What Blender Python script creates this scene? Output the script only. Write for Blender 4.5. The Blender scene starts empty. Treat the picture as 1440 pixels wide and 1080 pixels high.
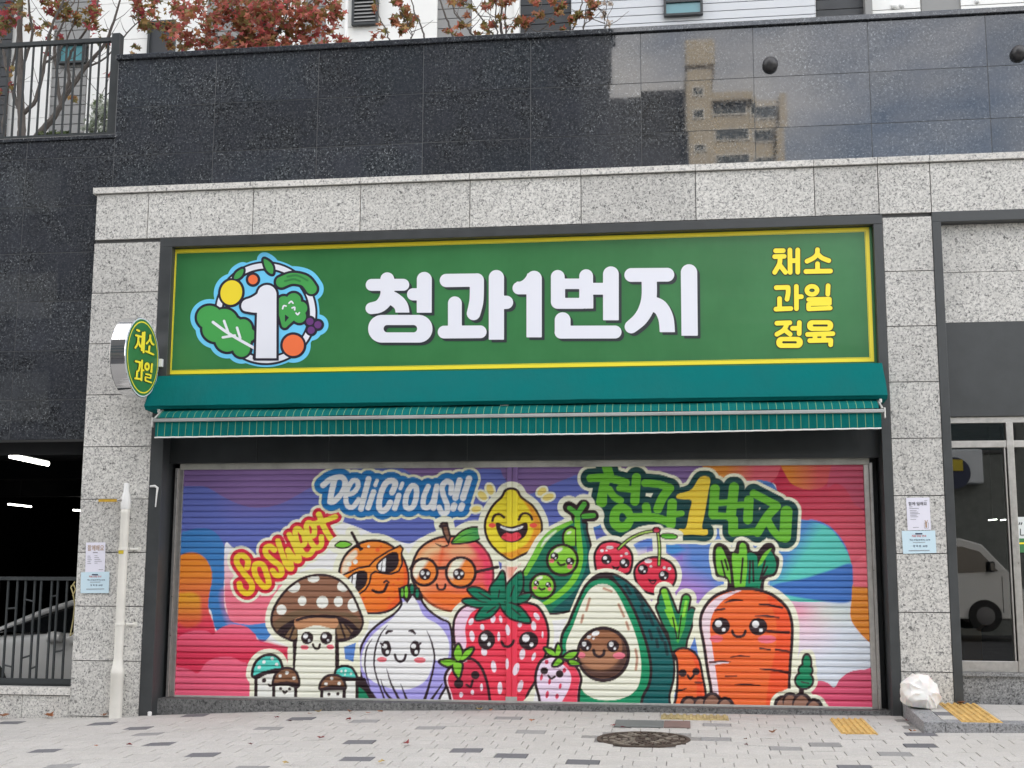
import bpy, bmesh, math, random
import numpy as np
from mathutils import Vector, Matrix
random.seed(7)
rng = np.random.default_rng(7)
sc = bpy.context.scene
COL = sc.collection

# ------------------------------------------------------------------ camera (solved from the photo's lines; facade = plane y 0)
YAW, PITCH, ROLL, FPX, CDIST = math.radians(-7.741), math.radians(8.530), math.radians(.208), 1770., 12.
_cy, _sy, _cp, _sp, _cr, _sr = math.cos(YAW), math.sin(YAW), math.cos(PITCH), math.sin(PITCH), math.cos(ROLL), math.sin(ROLL)
_f = np.array([_sy * _cp, _cy * _cp, _sp]); _r = np.array([_cy, -_sy, 0]); _u = np.cross(_r, _f)
CM = np.array([_cr * _r + _sr * _u, -_sr * _r + _cr * _u, _f]); CAMPOS = np.array([0, -CDIST, 0.])
cam = bpy.data.cameras.new('camera'); cam.sensor_width = 36; cam.lens = FPX / 1440 * 36; cam.clip_end = 3000; cam.clip_start = .1
camo = bpy.data.objects.new('camera', cam); COL.objects.link(camo)
camo.matrix_world = Matrix([[CM[0][i], CM[1][i], -CM[2][i], CAMPOS[i]] for i in range(3)] + [[0, 0, 0, 1]])
sc.camera = camo
def P(u, v, y=0.):                    # photo point -> (x, z) on the upright plane y
    d = (u - 720) / FPX * CM[0] + (540 - v) / FPX * CM[1] + CM[2]
    t = (y + CDIST) / d[1]; return d[0] * t, d[2] * t
def G(u, v, z):                       # photo point -> (x, y) on a level plane z
    d = (u - 720) / FPX * CM[0] + (540 - v) / FPX * CM[1] + CM[2]
    t = z / d[2]; return d[0] * t, d[1] * t - CDIST
def proj(p):                          # world points (n,3) -> photo u, v
    q = (np.asarray(p) - CAMPOS) @ CM.T
    return 720 + FPX * q[:, 0] / q[:, 2], 540 - FPX * q[:, 1] / q[:, 2]

# ------------------------------------------------------------------ sky, sun, exposure
SUN_EL, SUN_AZ = math.radians(36), math.radians(14)          # the sun stands behind the buildings: the street side is in open shade
w = bpy.data.worlds.new('World'); sc.world = w; w.use_nodes = True
nt = w.node_tree; nt.nodes.clear()
def N(tree, t, **k):
    n = tree.nodes.new(t)
    for a, b in k.items(): setattr(n, a, b)
    return n
sky = N(nt, 'ShaderNodeTexSky', sky_type='NISHITA'); sky.sun_disc = False; sky.sun_elevation = SUN_EL; sky.sun_rotation = SUN_AZ; sky.air_density = 1.; sky.dust_density = 2.0; sky.ozone_density = 1.
tc = N(nt, 'ShaderNodeTexCoord'); no = N(nt, 'ShaderNodeTexNoise'); no.inputs['Scale'].default_value = 3.2; no.inputs['Detail'].default_value = 6; no.inputs['Roughness'].default_value = .55
mp = N(nt, 'ShaderNodeMapping'); mp.inputs['Scale'].default_value = (1, 1, 2.2); mp.inputs['Location'].default_value = (.3, .1, .4)
cr = N(nt, 'ShaderNodeValToRGB'); cr.color_ramp.elements[0].position = .38; cr.color_ramp.elements[1].position = .66
mx = N(nt, 'ShaderNodeMix', data_type='RGBA'); mx.inputs['B'].default_value = (11.2, 10.6, 9.9, 1)
bg = N(nt, 'ShaderNodeBackground'); bg.inputs['Strength'].default_value = .12; out = N(nt, 'ShaderNodeOutputWorld')
L = nt.links.new
L(tc.outputs['Generated'], mp.inputs['Vector']); L(mp.outputs['Vector'], no.inputs['Vector']); L(no.outputs['Fac'], cr.inputs['Fac'])
L(cr.outputs['Color'], mx.inputs['Factor']); L(sky.outputs['Color'], mx.inputs['A']); L(mx.outputs['Result'], bg.inputs['Color']); L(bg.outputs['Background'], out.inputs['Surface'])
sl = bpy.data.lights.new('sun', 'SUN'); sl.energy = 3.5; sl.angle = math.radians(.5); sl.color = (1, .93, .82)
slo = bpy.data.objects.new('sun', sl); COL.objects.link(slo)
_sd = Vector((math.sin(SUN_AZ) * math.cos(SUN_EL), math.cos(SUN_AZ) * math.cos(SUN_EL), math.sin(SUN_EL)))
slo.rotation_euler = _sd.to_track_quat('Z', 'Y').to_euler()
sc.view_settings.view_transform = 'Standard'; sc.view_settings.look = 'None'; sc.view_settings.gamma = 1
sc.view_settings.exposure = 1.88
# ------------------------------------------------------------------ painting kit
# Shapes are signed-distance functions in the pixel grid the lettering and the mural were traced on.
def lin(c):
    c = np.asarray(c, float) / 255.0
    return np.where(c <= .04045, c / 12.92, ((c + .055) / 1.055) ** 2.4)
FR = {'A': (230, 640, 6.), 'B': (230, 820, 6.), 'C': (470, 640, 6.), 'D': (470, 820, 6.), 'E': (710, 640, 6.),
      'F': (710, 820, 6.), 'G': (950, 640, 4.966), 'H': (950, 820, 4.966), 'S': (480, 340, 5.143), 'W': (720, 340, 4.966),
      'Y': (1000, 300, 4.5), 'L': (200, 300, 4.5), 'P': (0, 0, 1.), 'Q': (0, 270, 4.), 'M': (1255, 690, 10.8), 'N': (100, 750, 10.8)}
_f = ['P']
def at(k): _f[0] = k
def tp(pts):
    ox, oy, s = FR[_f[0]]
    return np.array([(ox + x / s, oy + y / s) for x, y in pts], float)
def ts(r): return r / FR[_f[0]][2]
def smooth(p, closed, n=6):
    m = len(p)
    if m < 3: return p
    out = []
    rng = range(m) if closed else range(m - 1)
    for i in rng:
        if closed: a, b, c, d = p[i - 1], p[i], p[(i + 1) % m], p[(i + 2) % m]
        else: a, b, c, d = p[max(i - 1, 0)], p[i], p[i + 1], p[min(i + 2, m - 1)]
        for k in range(n):
            t = k / n
            out.append(.5 * (2 * b + (c - a) * t + (2 * a - 5 * b + 4 * c - d) * t * t + (3 * b - a - 3 * c + d) * t ** 3))
    if not closed: out.append(p[-1])
    return np.array(out)
class Sh:
    def __init__(s, f, bb): s.f = f; s.bb = bb
def _bb(p, r=0): return (p[:, 0].min() - r, p[:, 1].min() - r, p[:, 0].max() + r, p[:, 1].max() + r)
def poly(pts, sm=True):
    p = tp(pts)
    if sm: p = smooth(p, True)
    q = np.roll(p, -1, 0)
    def f(u, v):
        d = np.full(u.shape, 1e18); ins = np.zeros(u.shape, bool)
        for a, b in zip(p, q):
            ex, ey = b - a; l = ex * ex + ey * ey
            if l < 1e-12: continue
            t = np.clip(((u - a[0]) * ex + (v - a[1]) * ey) / l, 0, 1)
            d = np.minimum(d, (u - a[0] - t * ex) ** 2 + (v - a[1] - t * ey) ** 2)
            if a[1] != b[1]:
                ins ^= ((a[1] > v) != (b[1] > v)) & (u < ex * (v - a[1]) / ey + a[0])
        d = np.sqrt(d)
        return np.where(ins, -d, d)
    return Sh(f, _bb(p))
def line(pts, r, sm=True, closed=False):
    p = tp(pts)
    rr = np.atleast_1d(np.array(r, float)) / FR[_f[0]][2]
    rr = np.interp(np.linspace(0, 1, len(p)), np.linspace(0, 1, len(rr)), rr)
    if sm and len(p) > 2:
        n0 = len(p); p = smooth(p, closed)
        rr = np.interp(np.linspace(0, 1, len(p)), np.linspace(0, 1, n0), rr)
    if closed: p = np.vstack([p, p[:1]]); rr = np.append(rr, rr[0])
    def f(u, v):
        d = np.full(u.shape, 1e9)
        for i in range(len(p) - 1):
            a, b = p[i], p[i + 1]; ex, ey = b - a; l = ex * ex + ey * ey
            t = np.clip(((u - a[0]) * ex + (v - a[1]) * ey) / max(l, 1e-9), 0, 1)
            d = np.minimum(d, np.hypot(u - a[0] - t * ex, v - a[1] - t * ey) - (rr[i] + t * (rr[i + 1] - rr[i])))
        return d
    return Sh(f, _bb(p, rr.max()))
def ell(x, y, rx, ry=None, rot=0):
    ry = rx if ry is None else ry
    c = tp([(x, y)])[0]; a, b = ts(rx), ts(ry); cs, sn = math.cos(math.radians(rot)), math.sin(math.radians(rot))
    def f(u, v):
        x_, y_ = (u - c[0]) * cs + (v - c[1]) * sn, -(u - c[0]) * sn + (v - c[1]) * cs
        k = np.hypot(x_ / a, y_ / b)
        g = np.hypot(x_ / a / a, y_ / b / b) + 1e-9
        return np.where(k > 1e-6, k * (k - 1) / g, -min(a, b))
    m = max(a, b)
    return Sh(f, (c[0] - m, c[1] - m, c[0] + m, c[1] + m))
def rrect(x0, y0, x1, y1, r):
    (a, b), (c, d) = tp([(x0, y0), (x1, y1)]); r = ts(r)
    def f(u, v):
        qx = np.abs(u - (a + c) / 2) - (c - a) / 2 + r; qy = np.abs(v - (b + d) / 2) - (d - b) / 2 + r
        return np.hypot(np.maximum(qx, 0), np.maximum(qy, 0)) + np.minimum(np.maximum(qx, qy), 0) - r
    return Sh(f, (a, b, c, d))
def uni(*s):
    s = [x for y in s for x in (y if isinstance(y, (list, tuple)) else [y])]
    def f(u, v):
        d = s[0].f(u, v)
        for k in s[1:]: d = np.minimum(d, k.f(u, v))
        return d
    bb = np.array([k.bb for k in s])
    return Sh(f, (bb[:, 0].min(), bb[:, 1].min(), bb[:, 2].max(), bb[:, 3].max()))
def off(s, d): return Sh(lambda u, v: s.f(u, v) - d, (s.bb[0] - d, s.bb[1] - d, s.bb[2] + d, s.bb[3] + d))
def sub(s, k): return Sh(lambda u, v: np.maximum(s.f(u, v), -k.f(u, v)), s.bb)
def both(s, k): return Sh(lambda u, v: np.maximum(s.f(u, v), k.f(u, v)), s.bb)
def under(s, y):                      # keep what lies above the line y (flat-cut stroke ends)
    yy = tp([(0, y)])[0][1]
    return Sh(lambda u, v: np.maximum(s.f(u, v), v - yy), (s.bb[0], s.bb[1], s.bb[2], min(s.bb[3], yy)))
def shift(s, dx, dy): return Sh(lambda u, v: s.f(u - dx, v - dy), (s.bb[0] + dx, s.bb[1] + dy, s.bb[2] + dx, s.bb[3] + dy))
class Canvas:
    def __init__(s, u, v):
        s.u, s.v = u, v; s.c = np.zeros((len(u), 3))
    def put(s, sh, col, soft=.8, a=1.):
        b = sh.bb; m = soft + 1
        i = np.nonzero((s.u > b[0] - m) & (s.u < b[2] + m) & (s.v > b[1] - m) & (s.v < b[3] + m))[0]
        if not len(i): return
        w = np.clip(.5 - sh.f(s.u[i], s.v[i]) / soft, 0, 1)[:, None] * a
        k = col(s.u[i], s.v[i]) if callable(col) else lin(col)
        s.c[i] = s.c[i] * (1 - w) + k * w
def grad(p0, c0, p1, c1):
    (a, b), (c, d) = tp([p0, p1]); e, f_ = c - a, d - b; l = e * e + f_ * f_
    c0, c1 = lin(c0), lin(c1)
    return lambda u, v: c0 + (c1 - c0) * np.clip(((u - a) * e + (v - b) * f_) / l, 0, 1)[:, None]

# ------------------------------------------------------------------ the mural on the shutter
INK, CREAM = (44, 26, 32), (238, 235, 208)
def eye(cv, x, y, r, ry=None):
    ry = ry or r
    cv.put(ell(x, y, r, ry), INK); cv.put(ell(x - .28 * r, y - .28 * ry, .38 * r), (245, 245, 248)); cv.put(ell(x + .3 * r, y + .42 * ry, .2 * r), (245, 245, 248))
def toon(cv, shp, col, ink=3.2, halo=7.5):
    if halo: cv.put(off(shp, halo), CREAM)
    if ink: cv.put(shp, INK)
    cv.put(off(shp, -ink), col)
def paint_mural(cv):
    P_ = cv.put
    at('P'); P_(poly([(200, 600), (1280, 600), (1280, 1050), (200, 1050)], False), (232, 228, 228))
    # --- colour fields behind the figures
    at('A'); PUR = (122, 96, 148); BLV = (94, 106, 178)  # purple and blue darkened, so the paint itself carries some awning shade
    at('P'); P_(poly([(200, 600), (1010, 600), (1000, 700), (900, 760), (730, 800), (660, 800), (440, 790), (300, 780), (200, 900)], False), BLV)
    P_(poly([(725, 640), (1010, 640), (1010, 690), (830, 670), (800, 672), (745, 695), (725, 694)], True), PUR)
    at('A'); P_(poly([(-80, -200), (3000, -200), (3000, 100), (2640, 120), (2500, 250), (2300, 300), (1900, 60), (1500, 150), (1280, 250), (1100, 355), (1000, 405), (880, 437), (740, 440), (620, 408), (500, 350), (420, 300), (340, 266), (200, 262), (-80, 262)]), PUR)
    P_(poly([(620, 0), (900, -100), (1500, 0), (1280, 250), (1000, 400), (740, 435), (600, 390)]), (140, 110, 164), 60, .5)
    at('C'); P_(poly([(-200, 560), (0, 552), (150, 590), (400, 690), (520, 720), (640, 745), (800, 700), (1000, 1000), (900, 1600), (-400, 1600), (-600, 900)]), (230, 231, 233))
    at('A'); P_(poly([(150, 700), (200, 640), (320, 618), (420, 640), (490, 720), (525, 820), (520, 960), (510, 1100), (520, 1300), (590, 1400), (650, 1500), (450, 1480), (390, 1300), (250, 1300), (100, 1200)]), (58, 122, 184))
    P_(poly([(520, 750), (600, 790), (760, 860), (900, 1000), (1000, 1100), (900, 1500), (600, 1420), (530, 1280), (515, 1080)]), grad((600, 800), (226, 226, 230), (640, 1150), (232, 122, 142)))
    at('B'); P_(poly([(520, 80), (640, 60), (900, 60), (920, 340), (760, 350), (600, 340), (540, 240)]), (230, 116, 136), 20)
    P_(poly([(560, 330), (720, 350), (900, 340), (900, 440), (830, 500), (780, 450), (700, 380)]), (70, 130, 196))
    at('A'); P_(poly([(100, 880), (180, 830), (270, 824), (350, 870), (400, 960), (408, 1060), (385, 1180), (380, 1300), (430, 1450), (430, 1700), (60, 1700), (60, 1000)]), grad((200, 1000), (222, 132, 40), (230, 1420), (214, 60, 84)), 1.5)
    at('B'); P_(poly([(120, 110), (180, 80), (250, 82), (305, 120), (315, 200), (310, 330), (200, 380), (110, 300)]), grad((200, 110), (222, 158, 40), (200, 350), (214, 84, 60)), 5)
    RED, PNK = (208, 48, 80), (228, 100, 128)
    P_(poly([(60, 400), (240, 380), (420, 400), (900, 500), (1050, 540), (1060, 1100), (40, 1100)], False), RED, 4)
    P_(poly([(90, 500), (160, 430), (270, 400), (370, 405), (415, 435), (480, 380), (580, 348), (690, 365), (770, 430), (820, 500), (1050, 540), (1050, 560), (600, 580), (300, 575), (90, 560)]), grad((400, 380), PNK, (400, 580), (216, 66, 96)))
    P_(poly([(40, 730), (140, 715), (220, 730), (290, 760), (360, 670), (450, 628), (560, 622), (650, 660), (720, 720), (740, 1100), (40, 1100)]), grad((400, 620), PNK, (400, 960), (226, 92, 122)))
    # right-hand fields
    at('G'); P_(poly([(-200, 430), (300, 300), (900, 300), (1500, 300), (1500, 1900), (-200, 1900)], False), (92, 132, 200))
    P_(poly([(-200, 600), (20, 640), (60, 800), (220, 900), (240, 1000), (60, 1200), (-200, 1300)]), (166, 130, 200), 30)
    P_(poly([(700, 900), (860, 980), (1200, 1000), (1320, 980), (1450, 1000), (1450, 1900), (650, 1900)]), (212, 219, 230), 60)
    P_(poly([(760, 1050), (840, 1030), (990, 1060), (1000, 1130), (900, 1160), (780, 1150)]), (232, 122, 146), 40)
    P_(poly([(820, 1180), (1000, 1140), (1010, 1260), (900, 1330), (800, 1300)]), (232, 200, 214), 60)
    P_(poly([(1000, 1040), (1200, 1030), (1220, 1130), (1020, 1150)]), (206, 214, 206), 40)
    at('G'); P_(poly([(540, -20), (1420, -20), (1420, 1000), (1240, 1000), (1230, 780), (1180, 620), (1080, 500), (960, 450), (880, 455), (820, 330), (720, 280), (690, 200), (600, 190), (540, 100)]), grad((900, 100), (186, 40, 70), (1280, 800), (216, 96, 112)))
    P_(poly([(170, -30), (700, -30), (720, 120), (640, 190), (430, 170), (260, 150)]), grad((350, 60), (206, 132, 48), (560, 90), (206, 92, 106)), 1.2)
    P_(poly([(735, -40), (1150, -40), (1060, 190), (960, 240), (860, 225), (780, 160)]), grad((800, 80), (208, 126, 46), (1000, 90), (200, 84, 84)))
    P_(poly([(1060, 210), (1120, 196), (1170, 220), (1210, 270), (1260, 350), (1420, 400), (1420, -40), (1150, -40)]), (190, 78, 104), 1.5)
    P_(poly([(560, 180), (620, 178), (680, 200), (715, 260), (740, 350), (600, 330), (540, 260)]), (74, 120, 182))
    at('G'); P_(poly([(840, 470), (900, 452), (1000, 475), (1100, 530), (1190, 660), (1232, 780), (1240, 950), (1230, 1010), (700, 990), (700, 640)]), grad((840, 600), (82, 136, 196), (930, 660), (90, 196, 184)))
    P_(poly([(700, 900), (900, 860), (1090, 800), (1228, 760), (1244, 900), (1236, 1010), (1100, 1030), (700, 960)]), (62, 112, 186), 3)
    P_(poly([(1300, 920), (1450, 880), (1450, 1330), (1360, 1310), (1270, 1220), (1222, 1130), (1230, 1000), (1240, 900)], True), (214, 132, 42))
    P_(poly([(1236, 760), (1440, 600), (1440, 930), (1242, 920)], False), (222, 104, 120), 2)
    at('H'); P_(poly([(930, 740), (990, 685), (1060, 695), (1108, 730), (1150, 670), (1220, 620), (1310, 605), (1450, 615), (1450, 1000), (900, 1000)]), grad((1200, 620), (206, 86, 116), (1200, 880), (222, 80, 116)))
    # pieces of colour between pod, cherries and lettering
    at('E'); P_(poly([(690, 560), (830, 520), (900, 700), (960, 760), (1250, 730), (1500, 900), (1500, 700), (1000, 560)], False), (140, 116, 196))
    P_(poly([(720, 600), (830, 530), (840, 590), (740, 640)]), (64, 120, 186), 3)
    P_(poly([(1060, 760), (1240, 690), (1250, 770), (1100, 800)]), (92, 132, 204), 8); P_(poly([(1330, 760), (1440, 730), (1520, 800), (1400, 850)]), (72, 140, 206), 8)
    at('P')
    # --- lettering: So Sweet
    at('A')
    t = [line([(705, 950), (712, 890), (665, 846), (622, 862), (622, 915), (680, 1000), (738, 1075), (745, 1135), (705, 1168), (655, 1135), (640, 1085)], 24),
         line([(775, 925), (835, 925), (868, 1000), (888, 1085), (855, 1112), (805, 1065), (768, 990)], 24, True, True),
         line([(935, 800), (900, 772), (862, 788), (868, 838), (922, 890), (985, 940), (995, 1000), (955, 1016), (920, 975)], 24),
         line([(966, 725), (1000, 830), (1040, 930), (1078, 955), (1062, 850), (1050, 810)], 23), line([(1050, 800), (1110, 880), (1145, 880), (1110, 770), (1062, 672)], 23),
         line([(1140, 770), (1190, 750), (1185, 680), (1140, 622), (1112, 640), (1130, 740), (1180, 830), (1232, 838), (1268, 790)], 22),
         line([(1228, 690), (1272, 672), (1268, 600), (1225, 570), (1205, 610), (1232, 710), (1282, 780), (1330, 760), (1332, 690)], 22),
         line([(1310, 500), (1360, 620), (1420, 720)], 24), line([(1255, 585), (1350, 556), (1450, 520)], 22)]
    t = uni(t); P_(off(t, 9.0), CREAM); P_(off(t, 5.2), (206, 40, 66)); P_(t, grad((1000, 560), (238, 214, 70), (800, 1100), (252, 196, 40)))
    # Delicious!!
    at('C')
    t = [line([(-95, 255), (-30, 205), (55, 185), (92, 230), (70, 310), (5, 385), (-30, 398)], 24), line([(0, 215), (-20, 300), (-34, 395)], 25),
         line([(100, 330), (160, 318), (200, 262), (190, 218), (150, 222), (112, 290), (97, 370), (115, 430), (160, 435), (205, 375)], 21),
         line([(290, 200), (225, 455)], 24), line([(332, 310), (286, 445)], 23), line([(360, 215), (345, 255)], 16),
         line([(488, 315), (515, 240), (482, 215), (432, 240), (392, 330), (377, 430), (402, 470), (442, 450), (472, 400)], 25),
         line([(545, 340), (510, 450)], 23), line([(575, 238), (558, 280)], 16),
         line([(690, 275), (652, 262), (612, 330), (600, 420), (626, 450), (666, 430), (692, 350)], 23, True, True),
         line([(792, 265), (757, 350), (752, 430), (790, 442), (832, 395), (865, 262)], 22), line([(865, 262), (836, 450)], 22),
         line([(985, 320), (987, 240), (942, 225), (910, 270), (922, 340), (952, 420), (950, 480), (910, 488), (885, 440)], 23),
         line([(1058, 215), (1022, 360)], 26), line([(1012, 425), (1003, 450)], 26), line([(1138, 198), (1086, 362)], 26), line([(1078, 425), (1068, 450)], 26)]
    t = uni(t); P_(off(t, 12), (228, 228, 200)); P_(off(t, 8.4), (34, 116, 178)); P_(t, (226, 228, 236))
    # Korean graffiti
    at('E')
    t = [line([(855, 85), (885, 185)], 40), line([(722, 195), (860, 192), (1020, 232)], 34), line([(850, 200), (825, 320), (816, 395)], [40, 40, 46]), line([(880, 290), (920, 350), (975, 383)], 30),
         line([(1110, 188), (1096, 390)], 38), line([(968, 280), (1100, 292)], 28), line([(1035, 470), (985, 445), (935, 480), (925, 560), (965, 605), (1020, 600), (1050, 560)], [36, 40, 40, 42, 42, 40, 36]), line([(1035, 470), (1050, 500)], 34),
         line([(1182, 236), (1300, 246), (1395, 280)], 32), line([(1390, 280), (1330, 360), (1290, 455)], 38), line([(1192, 435), (1203, 510)], 36), line([(1095, 525), (1250, 525), (1400, 570)], 35),
         line([(1412, 405), (1400, 585)], 40), line([(1430, 502), (1490, 492)], 26)]
    at('G')
    t += [line([(275, 235), (262, 415)], 33), line([(408, 225), (385, 430)], 35), line([(280, 335), (400, 330)], 22), line([(268, 422), (390, 428)], 24), line([(512, 315), (505, 450)], 33), line([(410, 350), (500, 345)], 22),
          line([(402, 450), (402, 535)], 34), line([(405, 542), (565, 535)], 25), line([(545, 268), (705, 350)], 27), line([(705, 358), (640, 430), (572, 540)], 31), line([(640, 450), (685, 530), (735, 580)], 26), line([(775, 395), (765, 570)], 41)]
    one = poly([(172, 155), (240, 163), (228, 260), (205, 400), (185, 508), (222, 520), (214, 560), (120, 556), (18, 555), (26, 515), (72, 508), (95, 400), (112, 320), (60, 308), (8, 300), (20, 272), (110, 240)])
    t = uni(t); u2 = uni(t, one)
    P_(off(u2, 12.8), (232, 230, 205)); P_(off(u2, 8.4), (14, 66, 66)); P_(t, (104, 178, 48)); P_(one, (240, 200, 62))
    # --- back row: sun rays, orange, peach, lemon, pod, cherries
    at('C')
    for s_ in (ell(1315, 290, 30, 46, -20), ell(1250, 342, 46, 30, 42), ell(1198, 455, 42, 27, -10)): P_(off(s_, 2.6), CREAM); P_(s_, (228, 208, 120))
    at('E')
    for s_ in (ell(312, 308, 44, 30, -38), ell(366, 354, 50, 28, -18)): P_(off(s_, 2.6), CREAM); P_(s_, (228, 208, 120))
    at('C')
    orange = poly([(30, 1060), (40, 940), (85, 840), (150, 775), (220, 732), (300, 710), (390, 714), (480, 750), (560, 820), (610, 910), (635, 1010), (630, 1110), (590, 1210), (520, 1290), (430, 1335), (330, 1345), (250, 1335), (150, 1270), (70, 1180)])
    peach = poly([(640, 1000), (655, 900), (700, 800), (770, 735), (860, 692), (960, 676), (1080, 682), (1200, 715), (1280, 790), (1330, 880), (1350, 980), (1345, 1080), (1300, 1180), (1220, 1270), (1100, 1320), (980, 1325), (860, 1290), (760, 1220), (690, 1130), (650, 1060)])
    pst = poly([(890, 575), (920, 560), (958, 566), (990, 690), (968, 765), (925, 690)], False)
    plf = poly([(982, 748), (1050, 652), (1150, 602), (1250, 606), (1308, 640), (1230, 715), (1120, 748)])
    ost = line([(150, 655), (222, 795)], 13); olf = poly([(0, 765), (50, 722), (110, 726), (155, 752), (110, 784), (50, 790)])
    P_(off(uni(orange, peach, pst, plf, olf), 8), CREAM); P_(off(ost, 7), CREAM)
    toon(cv, orange, grad((150, 800), (240, 136, 48), (560, 1300), (240, 108, 34)), 3.6, 0)
    P_(both(poly([(60, 1060), (70, 930), (110, 850), (180, 800), (190, 850), (130, 920), (120, 980), (90, 1080)]), off(orange, -3.6)), (244, 214, 190), 3)
    P_(both(poly([(560, 860), (620, 960), (620, 1120), (520, 1290), (430, 1310), (560, 1150), (590, 1000)]), off(orange, -3.6)), (246, 92, 38), 3)
    for x, y, r in ((290, 772, 12), (178, 900, 20), (126, 920, 20)): P_(ell(x, y, r), (250, 236, 220))
    for x, y, r in ((365, 800, 18), (395, 770, 10), (540, 1050, 12), (245, 1210, 14), (460, 1212, 13), (515, 1150, 10), (500, 1090, 9)): P_(ell(x, y, r), (222, 92, 40), 2)
    P_(ost, INK); P_(line([(180, 770), (235, 790)], 9), INK); toon(cv, olf, (118, 190, 60), 1.8, 0)
    fr = poly([(-10, 1065), (60, 1010), (200, 945), (290, 930), (340, 875), (450, 805), (560, 752), (588, 790), (575, 830), (582, 920), (550, 985), (480, 1012), (400, 1003), (345, 990), (318, 1010), (305, 1080), (270, 1140), (210, 1182), (150, 1172), (95, 1125), (50, 1085)], False)
    P_(fr, INK); P_(off(fr, -2.6), (240, 138, 50))
    l1 = poly([(362, 940), (400, 886), (470, 838), (518, 826), (532, 860), (532, 910), (505, 960), (455, 985), (392, 978)]); l2 = poly([(98, 1075), (165, 1004), (238, 984), (268, 1005), (262, 1075), (230, 1120), (180, 1150), (130, 1130)])
    for l_ in (l1, l2): P_(off(l_, 1.8), INK); P_(l_, (40, 26, 34))
    for q in ([(372, 925), (404, 890), (390, 975), (370, 960)], [(410, 884), (436, 868), (430, 980), (400, 978)], [(120, 1050), (148, 1022), (140, 1110), (118, 1100)], [(160, 1012), (188, 1000), (175, 1130), (150, 1120)]): P_(both(poly(q, False), l1 if q[0][0] > 300 else l2), (238, 238, 240))
    P_(line([(325, 1140), (370, 1160), (420, 1145), (446, 1090)], 12), INK); P_(line([(420, 1075), (440, 1060), (460, 1075)], 9), INK)
    toon(cv, peach, grad((680, 900), (232, 150, 92), (1340, 1000), (224, 78, 92)), 3.6, 0)
    P_(both(poly([(760, 1180), (900, 1130), (1100, 1150), (1250, 1100), (1260, 1200), (1080, 1310), (900, 1290)]), off(peach, -3.6)), (240, 112, 44), 12)
    P_(both(poly([(680, 960), (760, 800), (900, 740), (930, 790), (800, 860), (720, 1000)]), off(peach, -3.6)), (242, 196, 150), 10, .8)
    P_(both(poly([(960, 800), (1080, 745), (1180, 790), (1160, 860), (1000, 860)]), off(peach, -3.6)), (240, 176, 130), 12, .8)
    P_(both(poly([(1140, 740), (1260, 800), (1325, 950), (1320, 1080), (1280, 1100), (1250, 900)]), off(peach, -3.6)), (226, 66, 100), 8)
    P_(line([(855, 745), (915, 772), (958, 762)], [3, 9, 7]), INK); P_(line([(915, 790), (900, 880), (880, 960)], [10, 14, 4]), (224, 96, 52), 6)
    toon(cv, pst, (136, 96, 76), 3, 0); P_(line([(895, 600), (950, 595)], 14), INK); toon(cv, plf, grad((1000, 720), (120, 196, 60), (1280, 640), (32, 132, 92)), 2.6, 0); P_(line([(1000, 735), (1120, 670), (1280, 640)], 4), (30, 110, 60))
    for x, y, rx, ry in ((760, 985, 108, 112), (1068, 990, 122, 126)):
        P_(ell(x, y, rx, ry), (236, 132, 54)); P_(both(poly([(x - rx, y + 20), (x - 60, y - ry), (x + 45, y - ry), (x - 70, y + 60)], False), ell(x, y, rx, ry)), (246, 226, 206), 5)
        P_(sub(ell(x, y, rx + 13, ry + 13), ell(x, y, rx - 11, ry - 11)), INK)
    P_(line([(866, 957), (942, 950)], 14), INK); P_(line([(1195, 985), (1290, 965), (1378, 945)], 13), INK); P_(line([(640, 960), (660, 930)], 12), INK)
    for x in (765, 1051): P_(ell(x, 1005, 50), INK); P_(ell(x - 21, 994, 16), (248,) * 3); P_(ell(x + 25, 998, 13), (248,) * 3); P_(ell(x, 1034, 10), (248,) * 3)
    P_(line([(866, 1094), (876, 1125), (902, 1137), (930, 1125), (938, 1094)], 10), INK)
    at('E')
    P_(poly([(-20, 860), (60, 880), (150, 860), (230, 840), (130, 1000), (110, 1080), (-40, 1080)], False), (240, 222, 210))
    P_(poly([(20, 930), (90, 930), (100, 1010), (30, 1040)]), (226, 160, 140), 8); P_(line([(115, 960), (150, 900)], 8), (214, 70, 90)); P_(line([(90, 985), (100, 955)], 6), (214, 70, 90))
    lemon = poly([(55, 272), (110, 290), (148, 350), (240, 420), (305, 525), (322, 620), (292, 730), (222, 812), (130, 862), (55, 895), (-20, 858), (-90, 802), (-150, 722), (-178, 622), (-168, 530), (-110, 420), (-35, 345), (-5, 292)])
    toon(cv, lemon, (250, 212, 50), 3.6, 8)
    P_(both(poly([(100, 300), (250, 420), (310, 600), (230, 800), (60, 890), (-60, 830), (60, 815), (190, 740), (245, 600), (200, 450)]), off(lemon, -3.6)), (222, 150, 44), 3)
    P_(line([(118, 545), (137, 505), (175, 490), (213, 508), (230, 545)], 11), INK); P_(line([(-105, 555), (-90, 512), (-47, 498), (-8, 525)], 11), INK)
    mo = poly([(-78, 580), (-50, 572), (-10, 592), (60, 604), (130, 582), (175, 568), (194, 590), (190, 640), (165, 690), (110, 728), (50, 738), (-15, 718), (-58, 660)]); P_(mo, INK)
    P_(poly([(-35, 600), (60, 622), (150, 598), (135, 624), (60, 642), (-15, 626)]), (240,) * 3); P_(both(poly([(-30, 690), (10, 656), (55, 664), (110, 652), (138, 686), (100, 720), (50, 728), (0, 714)]), off(mo, -1)), (222, 66, 82))
    P_(ell(240, 593, 33, 20), (222, 80, 66)); P_(ell(-107, 593, 30, 20), (222, 80, 66))
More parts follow.
